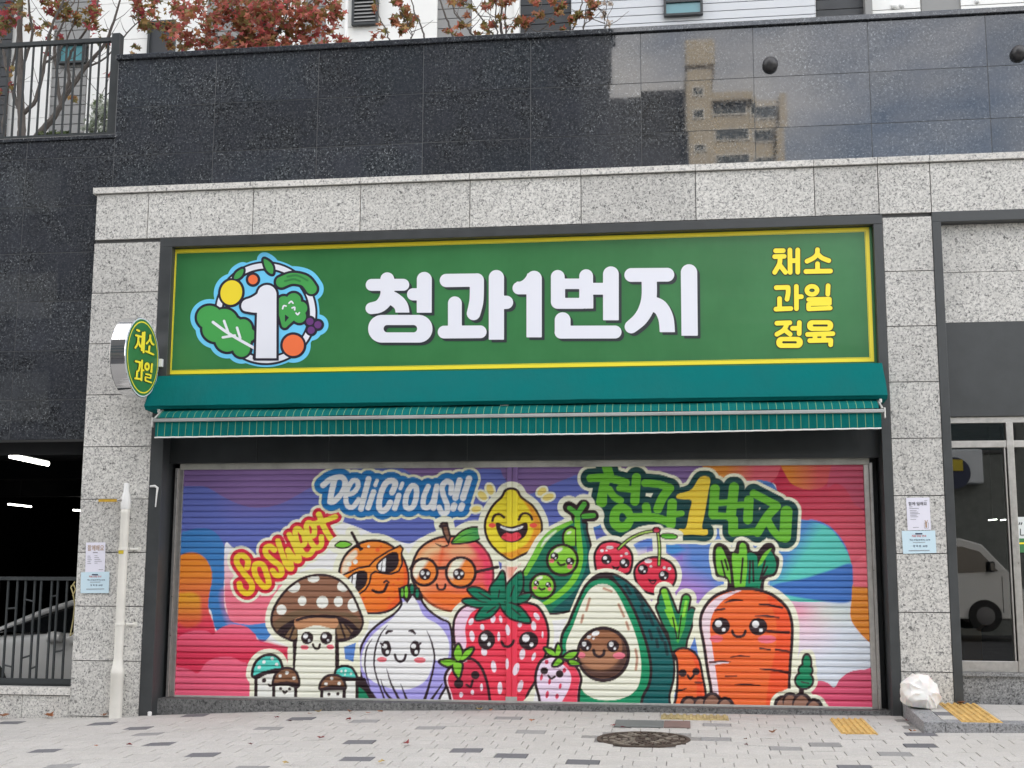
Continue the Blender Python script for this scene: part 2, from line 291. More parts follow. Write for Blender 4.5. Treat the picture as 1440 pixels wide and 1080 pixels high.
    # pea pod
    pod = uni(poly([(110, 1050), (180, 930), (250, 810), (310, 710), (400, 640), (500, 590), (575, 548), (690, 560), (705, 640), (735, 760), (748, 880), (735, 1000), (690, 1110), (640, 1210), (560, 1320), (350, 1345), (250, 1260), (180, 1200)]),
              line([(620, 580), (600, 490), (540, 440)], 52), line([(610, 500), (665, 425)], 52), line([(640, 515), (745, 512)], 48))
    P_(off(pod, 7.5), CREAM); P_(pod, INK)
    ip = off(pod, -3.4); P_(both(poly([(150, 1050), (300, 740), (420, 640), (620, 540), (720, 800), (720, 1000), (600, 1300), (300, 1320), (180, 1200)]), ip), (22, 112, 84))
    P_(both(poly([(640, 540), (680, 580), (725, 850), (700, 1050), (560, 1310), (400, 1320), (600, 1100), (660, 900)]), ip), (14, 84, 84), 2)
    P_(line([(612, 560), (640, 680), (665, 800), (650, 950), (570, 1120), (420, 1250)], 30), (22, 130, 96))
    P_(line([(560, 565), (400, 650), (310, 750), (245, 870), (175, 1000)], [14, 24, 28, 26, 18]), (120, 192, 62)); P_(line([(430, 640), (350, 710), (310, 770)], [5, 12, 4]), (232, 240, 220), 3)
    P_(line([(612, 500), (612, 600), (628, 740), (636, 880), (600, 1010), (520, 1120), (380, 1230), (320, 1255)], [20, 24, 24, 24, 26, 26, 22, 10]), (122, 194, 52))
    P_(line([(618, 530), (600, 490), (545, 448)], 20), (86, 172, 62)); P_(line([(615, 495), (668, 415)], 22), (86, 172, 62)); P_(line([(665, 517), (748, 510)], 20), (86, 172, 62))
    for x, y, r in ((560, 700, 62), (485, 885, 116), (318, 1106, 92)):
        s_ = ell(x, y, r + 24) if x != 560 else both(ell(x, y, r + 20, r + 40), poly([(480, 560), (600, 560), (605, 770), (480, 770)], False))
        P_(s_, INK); f_ = off(s_, -4) if x != 560 else both(off(ell(x, y, r, r + 20), 0), poly([(500, 560), (592, 560), (592, 765), (500, 765)], False))
        P_(f_, grad((x, y - r), (150, 208, 66), (x, y + r), (112, 184, 44))); P_(ell(x - .3 * r, y - .72 * r, .34 * r, .16 * r, -25), (232, 244, 216), 2)
    eye(cv, 418, 855, 34); eye(cv, 550, 897, 36); P_(line([(447, 905), (470, 930), (505, 920)], 10), INK); P_(ell(395, 893, 22, 17), (232, 122, 128)); P_(ell(548, 942, 24, 19), (232, 122, 128))
    eye(cv, 266, 1080, 24); eye(cv, 366, 1094, 24); P_(line([(290, 1122), (310, 1136), (335, 1126)], 9), INK); P_(ell(255, 1120, 18, 15), (232, 122, 128)); P_(ell(378, 1130, 18, 15), (232, 122, 128))
    # cherries
    ch1 = poly([(748, 900), (752, 820), (800, 745), (880, 716), (960, 728), (1045, 775), (1085, 850), (1078, 950), (1040, 1010), (900, 1030), (780, 1010)]); ch2 = poly([(1082, 1000), (1100, 930), (1170, 872), (1260, 850), (1350, 868), (1425, 920), (1455, 1010), (1430, 1100), (1350, 1170), (1250, 1182), (1160, 1150), (1105, 1085)])
    st1 = line([(960, 790), (1050, 710), (1170, 655), (1285, 640)], 17); st2 = line([(1290, 640), (1304, 780), (1300, 925)], 17); clf = ell(1385, 685, 76, 30, 4); nd = ell(1280, 632, 38, 30)
    P_(off(uni(ch1, ch2, st1, st2, clf), 6.5), CREAM)
    for c_ in (ch1, ch2): toon(cv, c_, grad((900, 760), (226, 62, 86), (900, 1100), (208, 44, 70)), 3.4, 0)
    for s_ in (st1, st2): P_(s_, INK); P_(off(s_, -1.7), (160, 196, 90))
    P_(clf, INK); P_(off(clf, -1.6), (100, 184, 56)); P_(nd, INK); P_(ell(1280, 634, 24, 18), (196, 50, 76))
    for x, y, rx, ry in ((885, 780, 32, 15), (820, 806, 16, 12), (858, 805, 10, 8), (1025, 833, 15, 12), (983, 850, 10, 9), (1210, 895, 32, 17), (1232, 940, 13, 10), (1345, 950, 13, 11), (1388, 958, 15, 13)): P_(ell(x, y, rx, ry), (246, 222, 224))
    for x, y in ((858, 880), (1010, 912), (1165, 965), (1340, 1016)): eye(cv, x, y, 44)
    for q in ([(902, 932), (935, 946), (970, 936), (952, 968), (928, 978)], [(1205, 1042), (1240, 1054), (1280, 1050), (1262, 1088), (1232, 1084)]): P_(poly(q), INK); P_(off(poly(q), -2), (200, 50, 70))
    # small carrot's leaves, avocado
    at('P')
    lv = [line([(934, 832), (943, 862), (952, 892)], 4.2), line([(929, 854), (940, 880), (955, 902)], 5), line([(965, 842), (960, 870), (956, 900)], 4.6), line([(973, 860), (966, 885), (958, 905)], 4)]
    P_(off(uni(lv), 10), CREAM)
    at('F')
    shell = poly([(480, 560), (545, 340), (625, 130), (690, 0), (760, -70), (860, -95), (980, -60), (1110, 40), (1215, 175), (1310, 330), (1390, 480), (1435, 650), (1435, 800), (1400, 940), (1330, 1220), (560, 1220)])
    P_(off(shell, 5), CREAM); P_(shell, INK); P_(both(off(shell, -3.4), poly([(900, -80), (1500, -80), (1500, 1100), (1080, 1100), (1240, 760), (1150, 380), (1000, 60)], False)), (10, 92, 92))
    for q in ([(1020, 20), (1060, 90)], [(1120, 90), (1170, 190)], [(1150, 200), (1200, 300)], [(1210, 250), (1250, 350)], [(1220, 400), (1240, 470)], [(1290, 380), (1330, 480)], [(1350, 500), (1370, 600)], [(1280, 480), (1290, 540)], [(1130, 120), (1100, 60)]): P_(line(q, 13), (22, 50, 56))
    rim = poly([(485, 540), (555, 330), (630, 150), (695, 25), (765, -25), (855, -38), (930, 5), (1012, 110), (1082, 240), (1145, 400), (1195, 560), (1220, 720), (1205, 850), (1150, 960), (1060, 1220), (560, 1220)])
    P_(off(rim, 4.2), INK); P_(rim, (14, 138, 94))
    P_(poly([(515, 540), (580, 350), (640, 190), (700, 75), (760, 22), (830, 6), (900, 32), (960, 110), (1035, 265), (1090, 400), (1130, 540), (1150, 700), (1132, 850), (1075, 930), (980, 975), (860, 990), (760, 975), (690, 940), (640, 880), (590, 760)]), (244, 244, 212))
    for q in ([(835, 45), (900, 70)], [(715, 132), (688, 230)], [(660, 270), (645, 330)], [(960, 180), (1005, 280)], [(1025, 330), (1045, 390)], [(1103, 560), (1115, 640), (1105, 730)]): P_(line(q, 11), (184, 142, 122), 1.5)
    P_(ell(830, 600, 228, 236), INK); seed = ell(828, 600, 198, 205); P_(seed, (150, 100, 70)); P_(both(sub(ell(828, 600, 198, 205), ell(800, 540, 190, 195)), seed), (84, 56, 48), 2); P_(both(ell(800, 640, 150, 90), seed), (178, 128, 96), 10, .7)
    eye(cv, 683, 527, 50); eye(cv, 912, 530, 52); P_(line([(748, 565), (760, 603), (795, 620), (830, 605), (838, 570)], 13), INK); P_(ell(645, 608, 34, 25), (236, 122, 140)); P_(ell(963, 612, 52, 28), (236, 122, 140))
    for x, y, rx, ry in ((765, 425, 34, 20), (710, 455, 20, 14), (748, 467, 11, 9)): P_(ell(x, y, rx, ry, -20), (248, 246, 244))
    # big strawberry
    sb = poly([(-445, 420), (-430, 285), (-355, 192), (-200, 148), (0, 148), (150, 150), (275, 182), (345, 280), (378, 400), (372, 520), (340, 650), (275, 820), (195, 960), (130, 1200), (-280, 1200), (-340, 800), (-415, 600)])
    toon(cv, sb, (226, 58, 82), 3.8, 6)
    isb = off(sb, -3.8); P_(both(poly([(-430, 420), (-410, 280), (-330, 200), (-210, 195), (-290, 260), (-335, 380), (-325, 520), (-370, 640)]), isb), (242, 200, 220))
    for x, y, rx, ry, ro in ((-285, 325, 20, 32, 25), (-190, 372, 17, 28, -10), (-277, 447, 21, 46, -8), (-100, 303, 21, 32, 5), (-35, 304, 13, 30, -15), (-52, 450, 12, 40, 0), (-175, 580, 25, 36, -10), (-95, 705, 22, 50, -8), (-42, 885, 20, 54, 0), (268, 280, 20, 36, -35), (243, 362, 21, 40, -8), (125, 352, 18, 20, 0), (25, 395, 20, 46, -8), (318, 435, 8, 30, 0), (147, 600, 24, 46, 8), (243, 620, 15, 36, 20), (20, 680, 15, 46, 0), (96, 725, 24, 54, 15), (130, 870, 22, 52, 15)): P_(both(ell(x, y, rx, ry, ro), isb), (246, 216, 226))
    eye(cv, -155, 480, 72, 82); eye(cv, 200, 486, 82, 78); P_(line([(-28, 495), (-8, 528), (30, 535), (62, 515), (76, 485)], 12), INK)
    lf = [[(-355, 150), (-280, 132), (-170, 165), (-60, 160), (-190, 200), (-290, 190)], [(-310, 50), (-220, 45), (-110, 110), (-60, 165), (-190, 155), (-270, 105)], [(-110, 130), (-120, 40), (-60, -40), (-20, -100), (0, -20), (0, 150), (-60, 165)], [(0, 160), (10, 40), (80, -50), (140, -90), (150, 20), (120, 100), (60, 155)], [(60, 155), (130, 105), (215, 90), (185, 145), (110, 170)], [(-245, 305), (-200, 220), (-130, 165), (-45, 175), (-80, 240), (-140, 290)], [(-40, 165), (70, 178), (150, 228), (212, 328), (100, 312), (15, 265)]]
    for q in lf: P_(off(poly(q), 2.6), INK)
    for q in lf: P_(off(poly(q), -.3), (10, 118, 88))
    for q in ([(-220, 80), (-120, 140)], [(-45, 60), (-55, 120)], [(80, 20), (50, 110)], [(-150, 250), (-80, 200)], [(60, 210), (130, 270)]): P_(line(q, 6), INK)
    # garlic
    at('D')
    ga = poly([(548, 120), (556, 180), (500, 250), (380, 328), (280, 420), (220, 530), (196, 650), (212, 770), (265, 880), (345, 990), (420, 1150), (800, 1150), (905, 960), (985, 800), (1008, 560), (985, 345), (900, 290), (810, 225), (752, 150), (740, 90), (650, 60), (590, 70)])
    toon(cv, ga, (166, 158, 222), 3.4, 0); P_(off(both(ga, poly([(100, 300), (600, 300), (600, 1100), (100, 1100)], False)), 0), INK, .8, 0)
    iga = off(ga, -3.4)
    P_(both(poly([(570, 170), (620, 150), (660, 105), (705, 170), (760, 280), (880, 355), (950, 450), (972, 560), (925, 700), (845, 640), (822, 720), (762, 830), (640, 892), (500, 892), (370, 852), (285, 795), (232, 700), (236, 600), (288, 480), (380, 385), (500, 285)]), iga), (242, 242, 248), 1.5)
    P_(poly([(538, 40), (580, 25), (650, 0), (722, 40), (746, 150), (690, 145), (660, 105), (616, 172), (580, 130), (548, 125)], False), INK)
    for x, y, rx, ry, c_ in ((574, 80, 11, 36, (100, 176, 60)), (608, 76, 14, 52, (120, 196, 56)), (656, 50, 14, 42, (14, 120, 90)), (700, 88, 13, 38, (14, 120, 90))): P_(ell(x, y, rx, ry), c_)
    for q, r in (([(320, 470), (272, 560), (258, 700), (285, 830), (300, 870)], [2, 7, 7, 5, 3]), ([(450, 355), (382, 450), (340, 600), (345, 750), (425, 985)], [2, 7, 8, 7, 8]), ([(780, 400), (828, 520), (845, 650), (812, 820), (760, 990)], [2, 8, 8, 9, 14]), ([(440, 720), (480, 850), (550, 990)], [2, 8, 12]), ([(390, 810), (430, 920), (490, 990)], [2, 9, 13]), ([(560, 850), (590, 930), (615, 990)], [2, 8, 12]), ([(912, 850), (815, 990)], [5, 12])): P_(line(q, r), INK)
    P_(line([(438, 425), (455, 408), (488, 404)], [9, 13, 8]), INK); P_(line([(632, 404), (660, 406), (682, 425)], [8, 13, 9]), INK)
    for x in (438, 682):
        P_(ell(x, 553, 43, 68), INK); P_(ell(x - 12, 533, 21), (246,) * 3); P_(ell(x + 10, 582, 14, 17), (246,) * 3)
    P_(line([(393, 508), (412, 525)], 9), INK); P_(line([(728, 508), (708, 525)], 9), INK); P_(line([(510, 605), (525, 645), (555, 663), (590, 645), (602, 605)], 11), INK); P_(ell(402, 645, 42, 22), (236, 118, 128)); P_(ell(722, 650, 50, 25), (236, 118, 128))
    # big mushroom
    at('B')
    cap = poly([(905, 350), (905, 260), (940, 170), (1010, 70), (1100, -10), (1200, -62), (1310, -80), (1420, -66), (1520, -10), (1600, 90), (1660, 220), (1692, 330), (1650, 430), (1560, 485), (1470, 495), (1400, 430), (1200, 430), (1110, 495), (1030, 475), (950, 425)])
    stem = poly([(1092, 330), (1480, 330), (1482, 700), (1500, 1080), (1060, 1080), (1090, 700)], False)
    P_(off(uni(cap, stem), 7), CREAM); P_(poly([(1478, 500), (1640, 480), (1640, 990), (1478, 990)]), CREAM)
    P_(poly([(1522, 540), (1625, 502), (1600, 665), (1532, 640)], False), (88, 132, 200))
    P_(stem, INK); P_(poly([(1130, 300), (1446, 300), (1446, 1080), (1110, 1080), (1110, 700), (1128, 500)], False), (242, 240, 214)); P_(poly([(1130, 300), (1446, 300), (1446, 385), (1290, 358), (1130, 390)]), (190, 138, 100))
    P_(cap, INK); ic = off(cap, -3.6)
    P_(both(poly([(850, 420), (880, 0), (1300, -150), (1700, 0), (1750, 450), (1660, 390), (1560, 310), (1440, 276), (1300, 268), (1130, 300), (1010, 380), (960, 420)]), ic), (140, 98, 76))
    P_(both(poly([(850, 420), (920, 340), (1050, 250), (1200, 225), (1440, 240), (1600, 260), (1720, 380), (1660, 400), (1560, 300), (1440, 272), (1300, 262), (1130, 295), (1010, 380), (960, 430)]), ic), (112, 88, 66), 3)
    P_(both(poly([(1020, 420), (1120, 345), (1130, 480), (1030, 465)], False), ic), (128, 100, 72)); P_(both(poly([(1450, 330), (1540, 350), (1600, 400), (1560, 460), (1470, 470)], False), ic), (128, 100, 72))
    for q in ([(1080, 355), (1010, 455)], [(1105, 360), (1065, 465)], [(1490, 340), (1530, 460)], [(1530, 350), (1580, 420)]): P_(line(q, 9), INK)
    P_(line([(965, 420), (1010, 372), (1130, 308), (1300, 280), (1440, 285), (1560, 325), (1640, 400)], 13), INK)
    P_(poly([(1132, 295), (1446, 295), (1446, 560), (1132, 560)], False), (242, 240, 214)); P_(poly([(1132, 290), (1446, 290), (1446, 385), (1290, 356), (1132, 392)]), (188, 136, 98)); P_(line([(1125, 312), (1200, 290), (1300, 280), (1440, 287)], 12), INK)
    for x, y, rx, ry in ((1095, 30, 58, 50), (1265, -38, 50, 32), (1170, 150, 36, 40), (1340, 160, 50, 52), (995, 225, 42, 44), (1515, 28, 50, 46), (1475, 155, 38, 44), (1605, 185, 52, 60)): P_(both(ell(x, y, rx, ry), ic), (242, 240, 222))
    eye(cv, 1212, 462, 52, 54); eye(cv, 1372, 462, 52, 54); P_(line([(1262, 515), (1272, 543), (1292, 556), (1312, 545), (1322, 515)], 10), INK); P_(ell(1190, 542, 34, 21), (232, 108, 124)); P_(ell(1408, 538, 32, 21), (232, 108, 124))
    # small mushrooms
    a1 = poly([(738, 790), (742, 715), (775, 650), (830, 606), (900, 592), (960, 610), (1002, 662), (1015, 735), (1000, 760), (880, 770), (790, 810)]); s1 = poly([(765, 790), (1000, 740), (1000, 1080), (762, 1080)], False)
    P_(off(uni(a1, s1), 6.5), CREAM); P_(s1, INK); P_(poly([(795, 780), (1000, 740), (1000, 1080), (790, 1080)], False), (242, 240, 222)); P_(a1, INK); P_(both(off(a1, -4), poly([(700, 560), (1040, 560), (1040, 710), (940, 718), (830, 748), (740, 790)], False)), (84, 200, 186))
    for x, y in ((916, 637), (847, 665), (806, 710), (954, 687)): P_(ell(x, y, 14), (244, 248, 240))
    P_(ell(848, 822, 19), INK); P_(line([(885, 856), (900, 868), (922, 858)], 9), INK)
    def shroom(cap_, stem_, fill, dots, eyes, mouth, low, c_=(132, 92, 66)):
        P_(poly(stem_, False), INK); P_(off(poly(stem_, False), -4.6), (242, 240, 222)); P_(poly([(stem_[0][0] + 30, 940), (stem_[1][0] - 30, 940), (stem_[1][0] - 30, 1080), (stem_[0][0] + 30, 1080)], False), (242, 240, 222))
        P_(poly(cap_), INK); P_(both(off(poly(cap_), -3.6), poly(low, False)), c_)
        for x, y, r in dots: P_(ell(x, y, r), (244, 242, 226))
        for x, y in eyes: P_(ell(x, y, 14), INK)
        if mouth: P_(line(mouth, 9), INK)
    shroom([(912, 850), (925, 785), (965, 730), (1040, 704), (1110, 728), (1148, 790), (1154, 860), (1120, 890), (1030, 862), (940, 870)], [(915, 840), (1128, 840), (1128, 1080), (915, 1080)], 0, ((1040, 756, 15), (984, 783, 13), (1100, 802, 15)), ((987, 891), (1063, 894)), [(1006, 910), (1022, 928), (1038, 912)], [(900, 690), (1160, 690), (1160, 845), (1040, 828), (910, 845)])
    at('D')
    P_(poly([(185, 780), (260, 800), (390, 1080), (120, 1080)], False), INK); P_(poly([(150, 1000), (195, 890), (225, 888), (280, 950), (330, 1080)]), (14, 128, 90))
    shroom([(0, 735), (40, 697), (95, 687), (155, 708), (195, 770), (205, 825), (110, 815), (0, 810)], [(70, 800), (205, 800), (205, 1080), (70, 1080)], 0, ((95, 740, 10), (60, 745, 10), (140, 765, 10), (90, 770, 7)), (), None, [(-20, 680), (210, 680), (210, 795), (100, 790), (-20, 770)], (84, 200, 186))
    at('B')
    shroom([(1302, 890), (1322, 825), (1370, 776), (1440, 764), (1500, 782), (1538, 835), (1545, 895), (1500, 905), (1420, 890), (1340, 912)], [(1320, 880), (1535, 880), (1535, 1080), (1320, 1080)], 0, ((1418, 805, 14), (1370, 852, 15), (1482, 848, 15)), ((1395, 938), (1470, 935)), None, [(1290, 750), (1550, 750), (1550, 875), (1420, 862), (1310, 890)])
    # little strawberries
    at('D')
    ls = poly([(922, 820), (938, 745), (1000, 675), (1080, 632), (1165, 628), (1240, 690), (1290, 800), (1318, 940), (1330, 1200), (1050, 1200), (955, 930)])
    toon(cv, ls, (206, 50, 78), 4, 0); P_(both(sub(off(ls, -4), shift(off(ls, -4), 2.2, 2.2)), poly([(900, 600), (1120, 600), (1120, 1080), (900, 1080)], False)), (246, 214, 224))
    P_(ell(1050, 850, 40), INK); P_(ell(1190, 776, 36), INK); P_(line([(1118, 858), (1150, 876), (1168, 822)], 11), INK)
    for x, y, rx, ry in ((1165, 922, 14, 22), (1070, 942, 16, 22), (1243, 878, 12, 32)): P_(ell(x, y, rx, ry), (246, 216, 226))
    LG = (126, 194, 52)
    ql = [[(1030, 650), (1008, 590), (1048, 518), (1080, 590), (1062, 650)], [(1062, 640), (1108, 570), (1172, 545), (1150, 600), (1090, 650)], [(888, 662), (960, 645), (1030, 662), (960, 702)], [(1008, 672), (1075, 680), (1066, 760), (1048, 798), (1008, 735)]]
    for q in ql: P_(off(poly(q), 2.8), INK)
    for q in ql: P_(off(poly(q), -.6), LG)
    at('F')
    pk = poly([(246, 840), (258, 725), (305, 640), (400, 606), (510, 640), (610, 700), (655, 800), (640, 900), (590, 1200), (340, 1200), (275, 960)])
    P_(poly([(265, 880), (150, 1000), (240, 1000)], False), CREAM); toon(cv, pk, (244, 210, 230), 4, 0)
    P_(both(poly([(470, 660), (580, 680), (660, 760), (640, 900), (580, 1080), (450, 1080), (545, 880), (552, 760)]), off(pk, -4)), (226, 68, 92))
    for x, y, rx, ry in ((352, 665, 16, 20), (308, 795, 12, 28), (377, 830, 12, 26), (502, 735, 15, 22), (467, 870, 12, 25), (357, 940, 14, 32), (440, 955, 15, 22)): P_(ell(x, y, rx, ry, 10), (206, 60, 90))
    P_(ell(332, 740, 32), INK); P_(ell(462, 766, 32), INK); P_(line([(365, 780), (390, 806), (420, 790)], 9), INK)
    ql = [[(335, 550), (400, 565), (432, 612), (375, 600)], [(425, 600), (448, 515), (474, 565), (455, 612)], [(495, 632), (540, 588), (610, 582), (570, 635)], [(540, 655), (590, 655), (632, 685), (560, 690)], [(405, 695), (450, 635), (486, 660), (450, 692)]]
    for q in ql: P_(off(poly(q), 3), INK)
    for q in ql: P_(off(poly(q), -.4), LG)
    # carrots
    at('P'); lb_ = poly([(926, 848), (930, 833), (938, 829), (945, 842), (954, 862), (959, 844), (966, 838), (969, 846), (966, 858), (974, 856), (979, 863), (972, 882), (966, 900), (962, 925), (948, 925), (938, 886)])
    P_(off(uni(lv), 3.2), INK); P_(off(lb_, 2), INK); P_(off(lb_, -1.2), (18, 118, 84))
    for s_, c_ in zip(lv, ((126, 200, 56), (22, 124, 84), (70, 168, 66), (14, 112, 84))): P_(s_, c_)
    P_(line([(946, 868), (952, 898)], 1), INK); P_(line([(958, 866), (954, 898)], 1), INK); P_(line([(936, 858), (946, 880)], 1.6), (126, 200, 56)); P_(line([(965, 846), (961, 866)], 2), (140, 210, 66))
    at('H')
    car = poly([(162, 290), (180, 190), (250, 95), (350, 45), (450, 28), (560, 33), (680, 72), (782, 160), (822, 270), (824, 400), (812, 560), (804, 740), (800, 960), (310, 960), (230, 700), (188, 440)])
    top = [poly([(258, 720), (266, 640), (300, 612), (352, 630), (385, 672), (415, 660), (428, 610), (466, 594), (512, 620), (524, 660), (570, 672), (620, 620), (672, 614), (698, 650), (694, 690), (724, 720), (718, 790), (692, 842), (625, 872), (590, 990), (375, 990), (360, 872), (288, 850), (272, 800)])]
    at('G'); top = uni([poly([(258, 720), (266, 640), (300, 612), (352, 630), (385, 672), (415, 660), (428, 610), (466, 594), (512, 620), (524, 660), (570, 672), (620, 620), (672, 614), (698, 650), (694, 690), (724, 720), (718, 790), (692, 842), (625, 872), (590, 990), (375, 990), (360, 872), (288, 850), (272, 800)])])
    P_(off(top, 5), CREAM); at('H'); P_(off(car, 8), CREAM); at('G'); P_(top, INK)
    G1, G2 = (116, 192, 56), (14, 132, 96)
    for q, c_ in (([(284, 660), (304, 640), (330, 660), (372, 770), (386, 894), (360, 850), (305, 835), (288, 790), (282, 730)], G1), ([(396, 690), (440, 690), (448, 630), (470, 612), (494, 640), (500, 740), (490, 960), (425, 960), (400, 800)], G1), ([(500, 690), (550, 690), (572, 740), (560, 960), (488, 960), (505, 760)], G2), ([(600, 740), (650, 670), (684, 700), (702, 770), (680, 828), (610, 850), (580, 960), (566, 830)], G2), ([(575, 770), (615, 690), (672, 648), (640, 700), (600, 760)], G1)): P_(poly(q), c_)
    for q in ([(320, 740), (350, 860)], [(345, 730), (365, 800)], [(470, 720), (455, 890)], [(520, 740), (515, 890)], [(540, 740), (545, 880)], [(625, 740), (590, 870)], [(640, 780), (600, 860)]): P_(line(q, 7), INK)
    at('H'); toon(cv, car, (242, 104, 48), 4.6, 0); icr = off(car, -4.6)
    P_(both(poly([(185, 300), (210, 180), (310, 90), (470, 45), (340, 115), (262, 210), (240, 320), (255, 440), (300, 760), (310, 960), (250, 700)]), icr), (246, 208, 216))
    P_(both(poly([(640, 90), (760, 170), (840, 300), (820, 960), (640, 960), (650, 700), (700, 450), (700, 250)]), icr), (230, 84, 42), 2)
    for q, r in (([(345, 137), (400, 120), (468, 120)], [4, 9, 4]), ([(278, 190), (340, 180)], 8), ([(585, 148), (650, 152), (745, 172)], [6, 9, 7]), ([(558, 230), (640, 230), (722, 242)], [5, 9, 5]), ([(640, 335), (700, 340), (790, 345)], 10), ([(590, 455), (660, 465)], 7), ([(700, 463), (790, 478)], 8), ([(385, 517), (450, 509), (518, 514)], [4, 7, 3]), ([(240, 553), (330, 547), (385, 549)], [9, 8, 2]), ([(590, 600), (690, 608), (790, 625)], [4, 9, 11]), ([(350, 651), (425, 649)], 6), ([(415, 710), (500, 708), (590, 716)], [4, 8, 3])): P_(line(q, r), (70, 28, 28))
    P_(line([(245, 575), (300, 560), (370, 556)], [8, 6, 2]), (246, 216, 222))
    eye(cv, 317, 300, 63, 60); eye(cv, 577, 304, 64, 61); P_(line([(396, 335), (410, 364), (440, 375), (475, 364), (488, 335)], 10), INK); P_(ell(285, 388, 46, 25), (238, 108, 122)); P_(ell(638, 392, 64, 29), (238, 112, 128))
    sc = poly([(-40, 960), (-5, 800), (5, 660), (0, 540), (-20, 480), (45, 444), (120, 465), (172, 530), (196, 640), (222, 800), (210, 960)])
    toon(cv, sc, (242, 104, 48), 3.6, 0); P_(both(poly([(110, 480), (180, 560), (210, 800), (150, 800), (150, 620)]), off(sc, -3.6)), (230, 84, 42))
    P_(ell(50, 628, 28), INK); P_(ell(143, 617, 26), INK); P_(line([(85, 645), (103, 668), (126, 645)], 9), INK); P_(line([(0, 752), (40, 748), (78, 735)], [8, 8, 3]), INK); P_(line([(140, 693), (180, 695)], 8), (110, 50, 40))
    SO = (146, 106, 88)
    for parts in (((95, 850, 50), (175, 845, 44), (255, 835, 58), (345, 860, 52), (380, 890, 40)), ((755, 850, 55), (800, 825, 48), (880, 840, 60), (965, 870, 52), (1000, 900, 40))):
        s_ = uni([ell(x, y, r) for x, y, r in parts] + [poly([(parts[0][0] - 40, 860), (parts[-1][0] + 30, 880), (parts[-1][0] + 30, 980), (parts[0][0] - 50, 980)], False)]); P_(off(s_, 8 if parts[0][0] > 500 else 0), CREAM); P_(off(s_, 3), INK)
    P_(poly([(660, 740), (802, 740), (760, 800), (700, 850), (660, 850)]), (230, 84, 42), .8, 0)
    tr = uni(ell(917, 555, 24, 50), ell(908, 610, 42, 38), ell(898, 680, 56, 52)); P_(off(tr, 8), CREAM); P_(line([(880, 720), (878, 790)], 18), INK); P_(off(tr, 3), INK); P_(tr, (14, 132, 90)); P_(line([(880, 690), (930, 700)], 5), INK)
    for parts in (((95, 850, 50), (175, 845, 44), (255, 835, 58), (345, 860, 52), (380, 890, 40)), ((755, 850, 55), (800, 825, 48), (880, 840, 60), (965, 870, 52), (1000, 900, 40))):
        P_(off(uni([ell(x, y, r) for x, y, r in parts] + [poly([(parts[0][0] - 40, 860), (parts[-1][0] + 30, 880), (parts[-1][0] + 30, 980), (parts[0][0] - 50, 980)], False)]), 2.2), INK)
        for x, y, r in parts: P_(off(ell(x, y, r), 1.2), INK); P_(poly([(x - r + 6, y), (x, y - r + 6), (x + r - 6, y), (x + r - 4, 980), (x - r + 4, 980)]), SO)

# ------------------------------------------------------------------ materials
def s2l(*c): return tuple(float(x) for x in lin(c)) + (1.,)
def mat(name, col=(.5, .5, .5), rough=.6, metal=0., spec=.5, **k):
    m = bpy.data.materials.new(name); m.use_nodes = True
    b = m.node_tree.nodes['Principled BSDF']
    b.inputs['Base Color'].default_value = tuple(col)[:3] + (1,); b.inputs['Roughness'].default_value = rough; b.inputs['Metallic'].default_value = metal
    b.inputs['Specular IOR Level'].default_value = spec
    for a, v in k.items(): b.inputs[a.replace('_', ' ')].default_value = v
    m.diffuse_color = tuple(col)[:3] + (1,)
    return m
def nd(m, t, **k): return N(m.node_tree, t, **k)
def lk(m, a, b): m.node_tree.links.new(a, b)
def bsdf(m): return m.node_tree.nodes['Principled BSDF']
def coords(m, scale=1.):
    t = nd(m, 'ShaderNodeTexCoord'); p = nd(m, 'ShaderNodeMapping'); p.inputs['Location'].default_value = (13.37, 7.713, 3.319); p.inputs['Scale'].default_value = (scale,) * 3 if not isinstance(scale, tuple) else scale
    lk(m, t.outputs['Object'], p.inputs['Vector']); return p.outputs['Vector']
def noise(m, vec, scale, detail=4, rough=.6, lo=.4, hi=.6):
    n = nd(m, 'ShaderNodeTexNoise'); n.inputs['Scale'].default_value = scale; n.inputs['Detail'].default_value = detail; n.inputs['Roughness'].default_value = rough
    lk(m, vec, n.inputs['Vector'])
    r = nd(m, 'ShaderNodeMapRange'); r.inputs['From Min'].default_value = lo; r.inputs['From Max'].default_value = hi; lk(m, n.outputs['Fac'], r.inputs['Value']); return r.outputs['Result']
def mix(m, f, a, b, mode='MIX'):
    x = nd(m, 'ShaderNodeMix', data_type='RGBA', blend_type=mode)
    for s_, v in ((x.inputs['Factor'], f), (x.inputs['A'], a), (x.inputs['B'], b)):
        if hasattr(v, 'links') or hasattr(v, 'is_output'): lk(m, v, s_)
        else: s_.default_value = v if not isinstance(v, tuple) else tuple(v)[:3] + (1,)
    return x.outputs['Result']
def bump(m, h, strength=.3, dist=.005):
    b = nd(m, 'ShaderNodeBump'); b.inputs['Strength'].default_value = strength; b.inputs['Distance'].default_value = dist
    lk(m, h, b.inputs['Height']); lk(m, b.outputs['Normal'], bsdf(m).inputs['Normal'])
def island(m, lo, hi):
    g = nd(m, 'ShaderNodeNewGeometry'); r = nd(m, 'ShaderNodeMapRange'); r.inputs['To Min'].default_value = lo; r.inputs['To Max'].default_value = hi
    lk(m, g.outputs['Random Per Island'], r.inputs['Value']); return r.outputs['Result']
def gain(m, col, f):
    v = nd(m, 'ShaderNodeHueSaturation'); lk(m, col, v.inputs['Color']); lk(m, f, v.inputs['Value']); return v.outputs['Color']
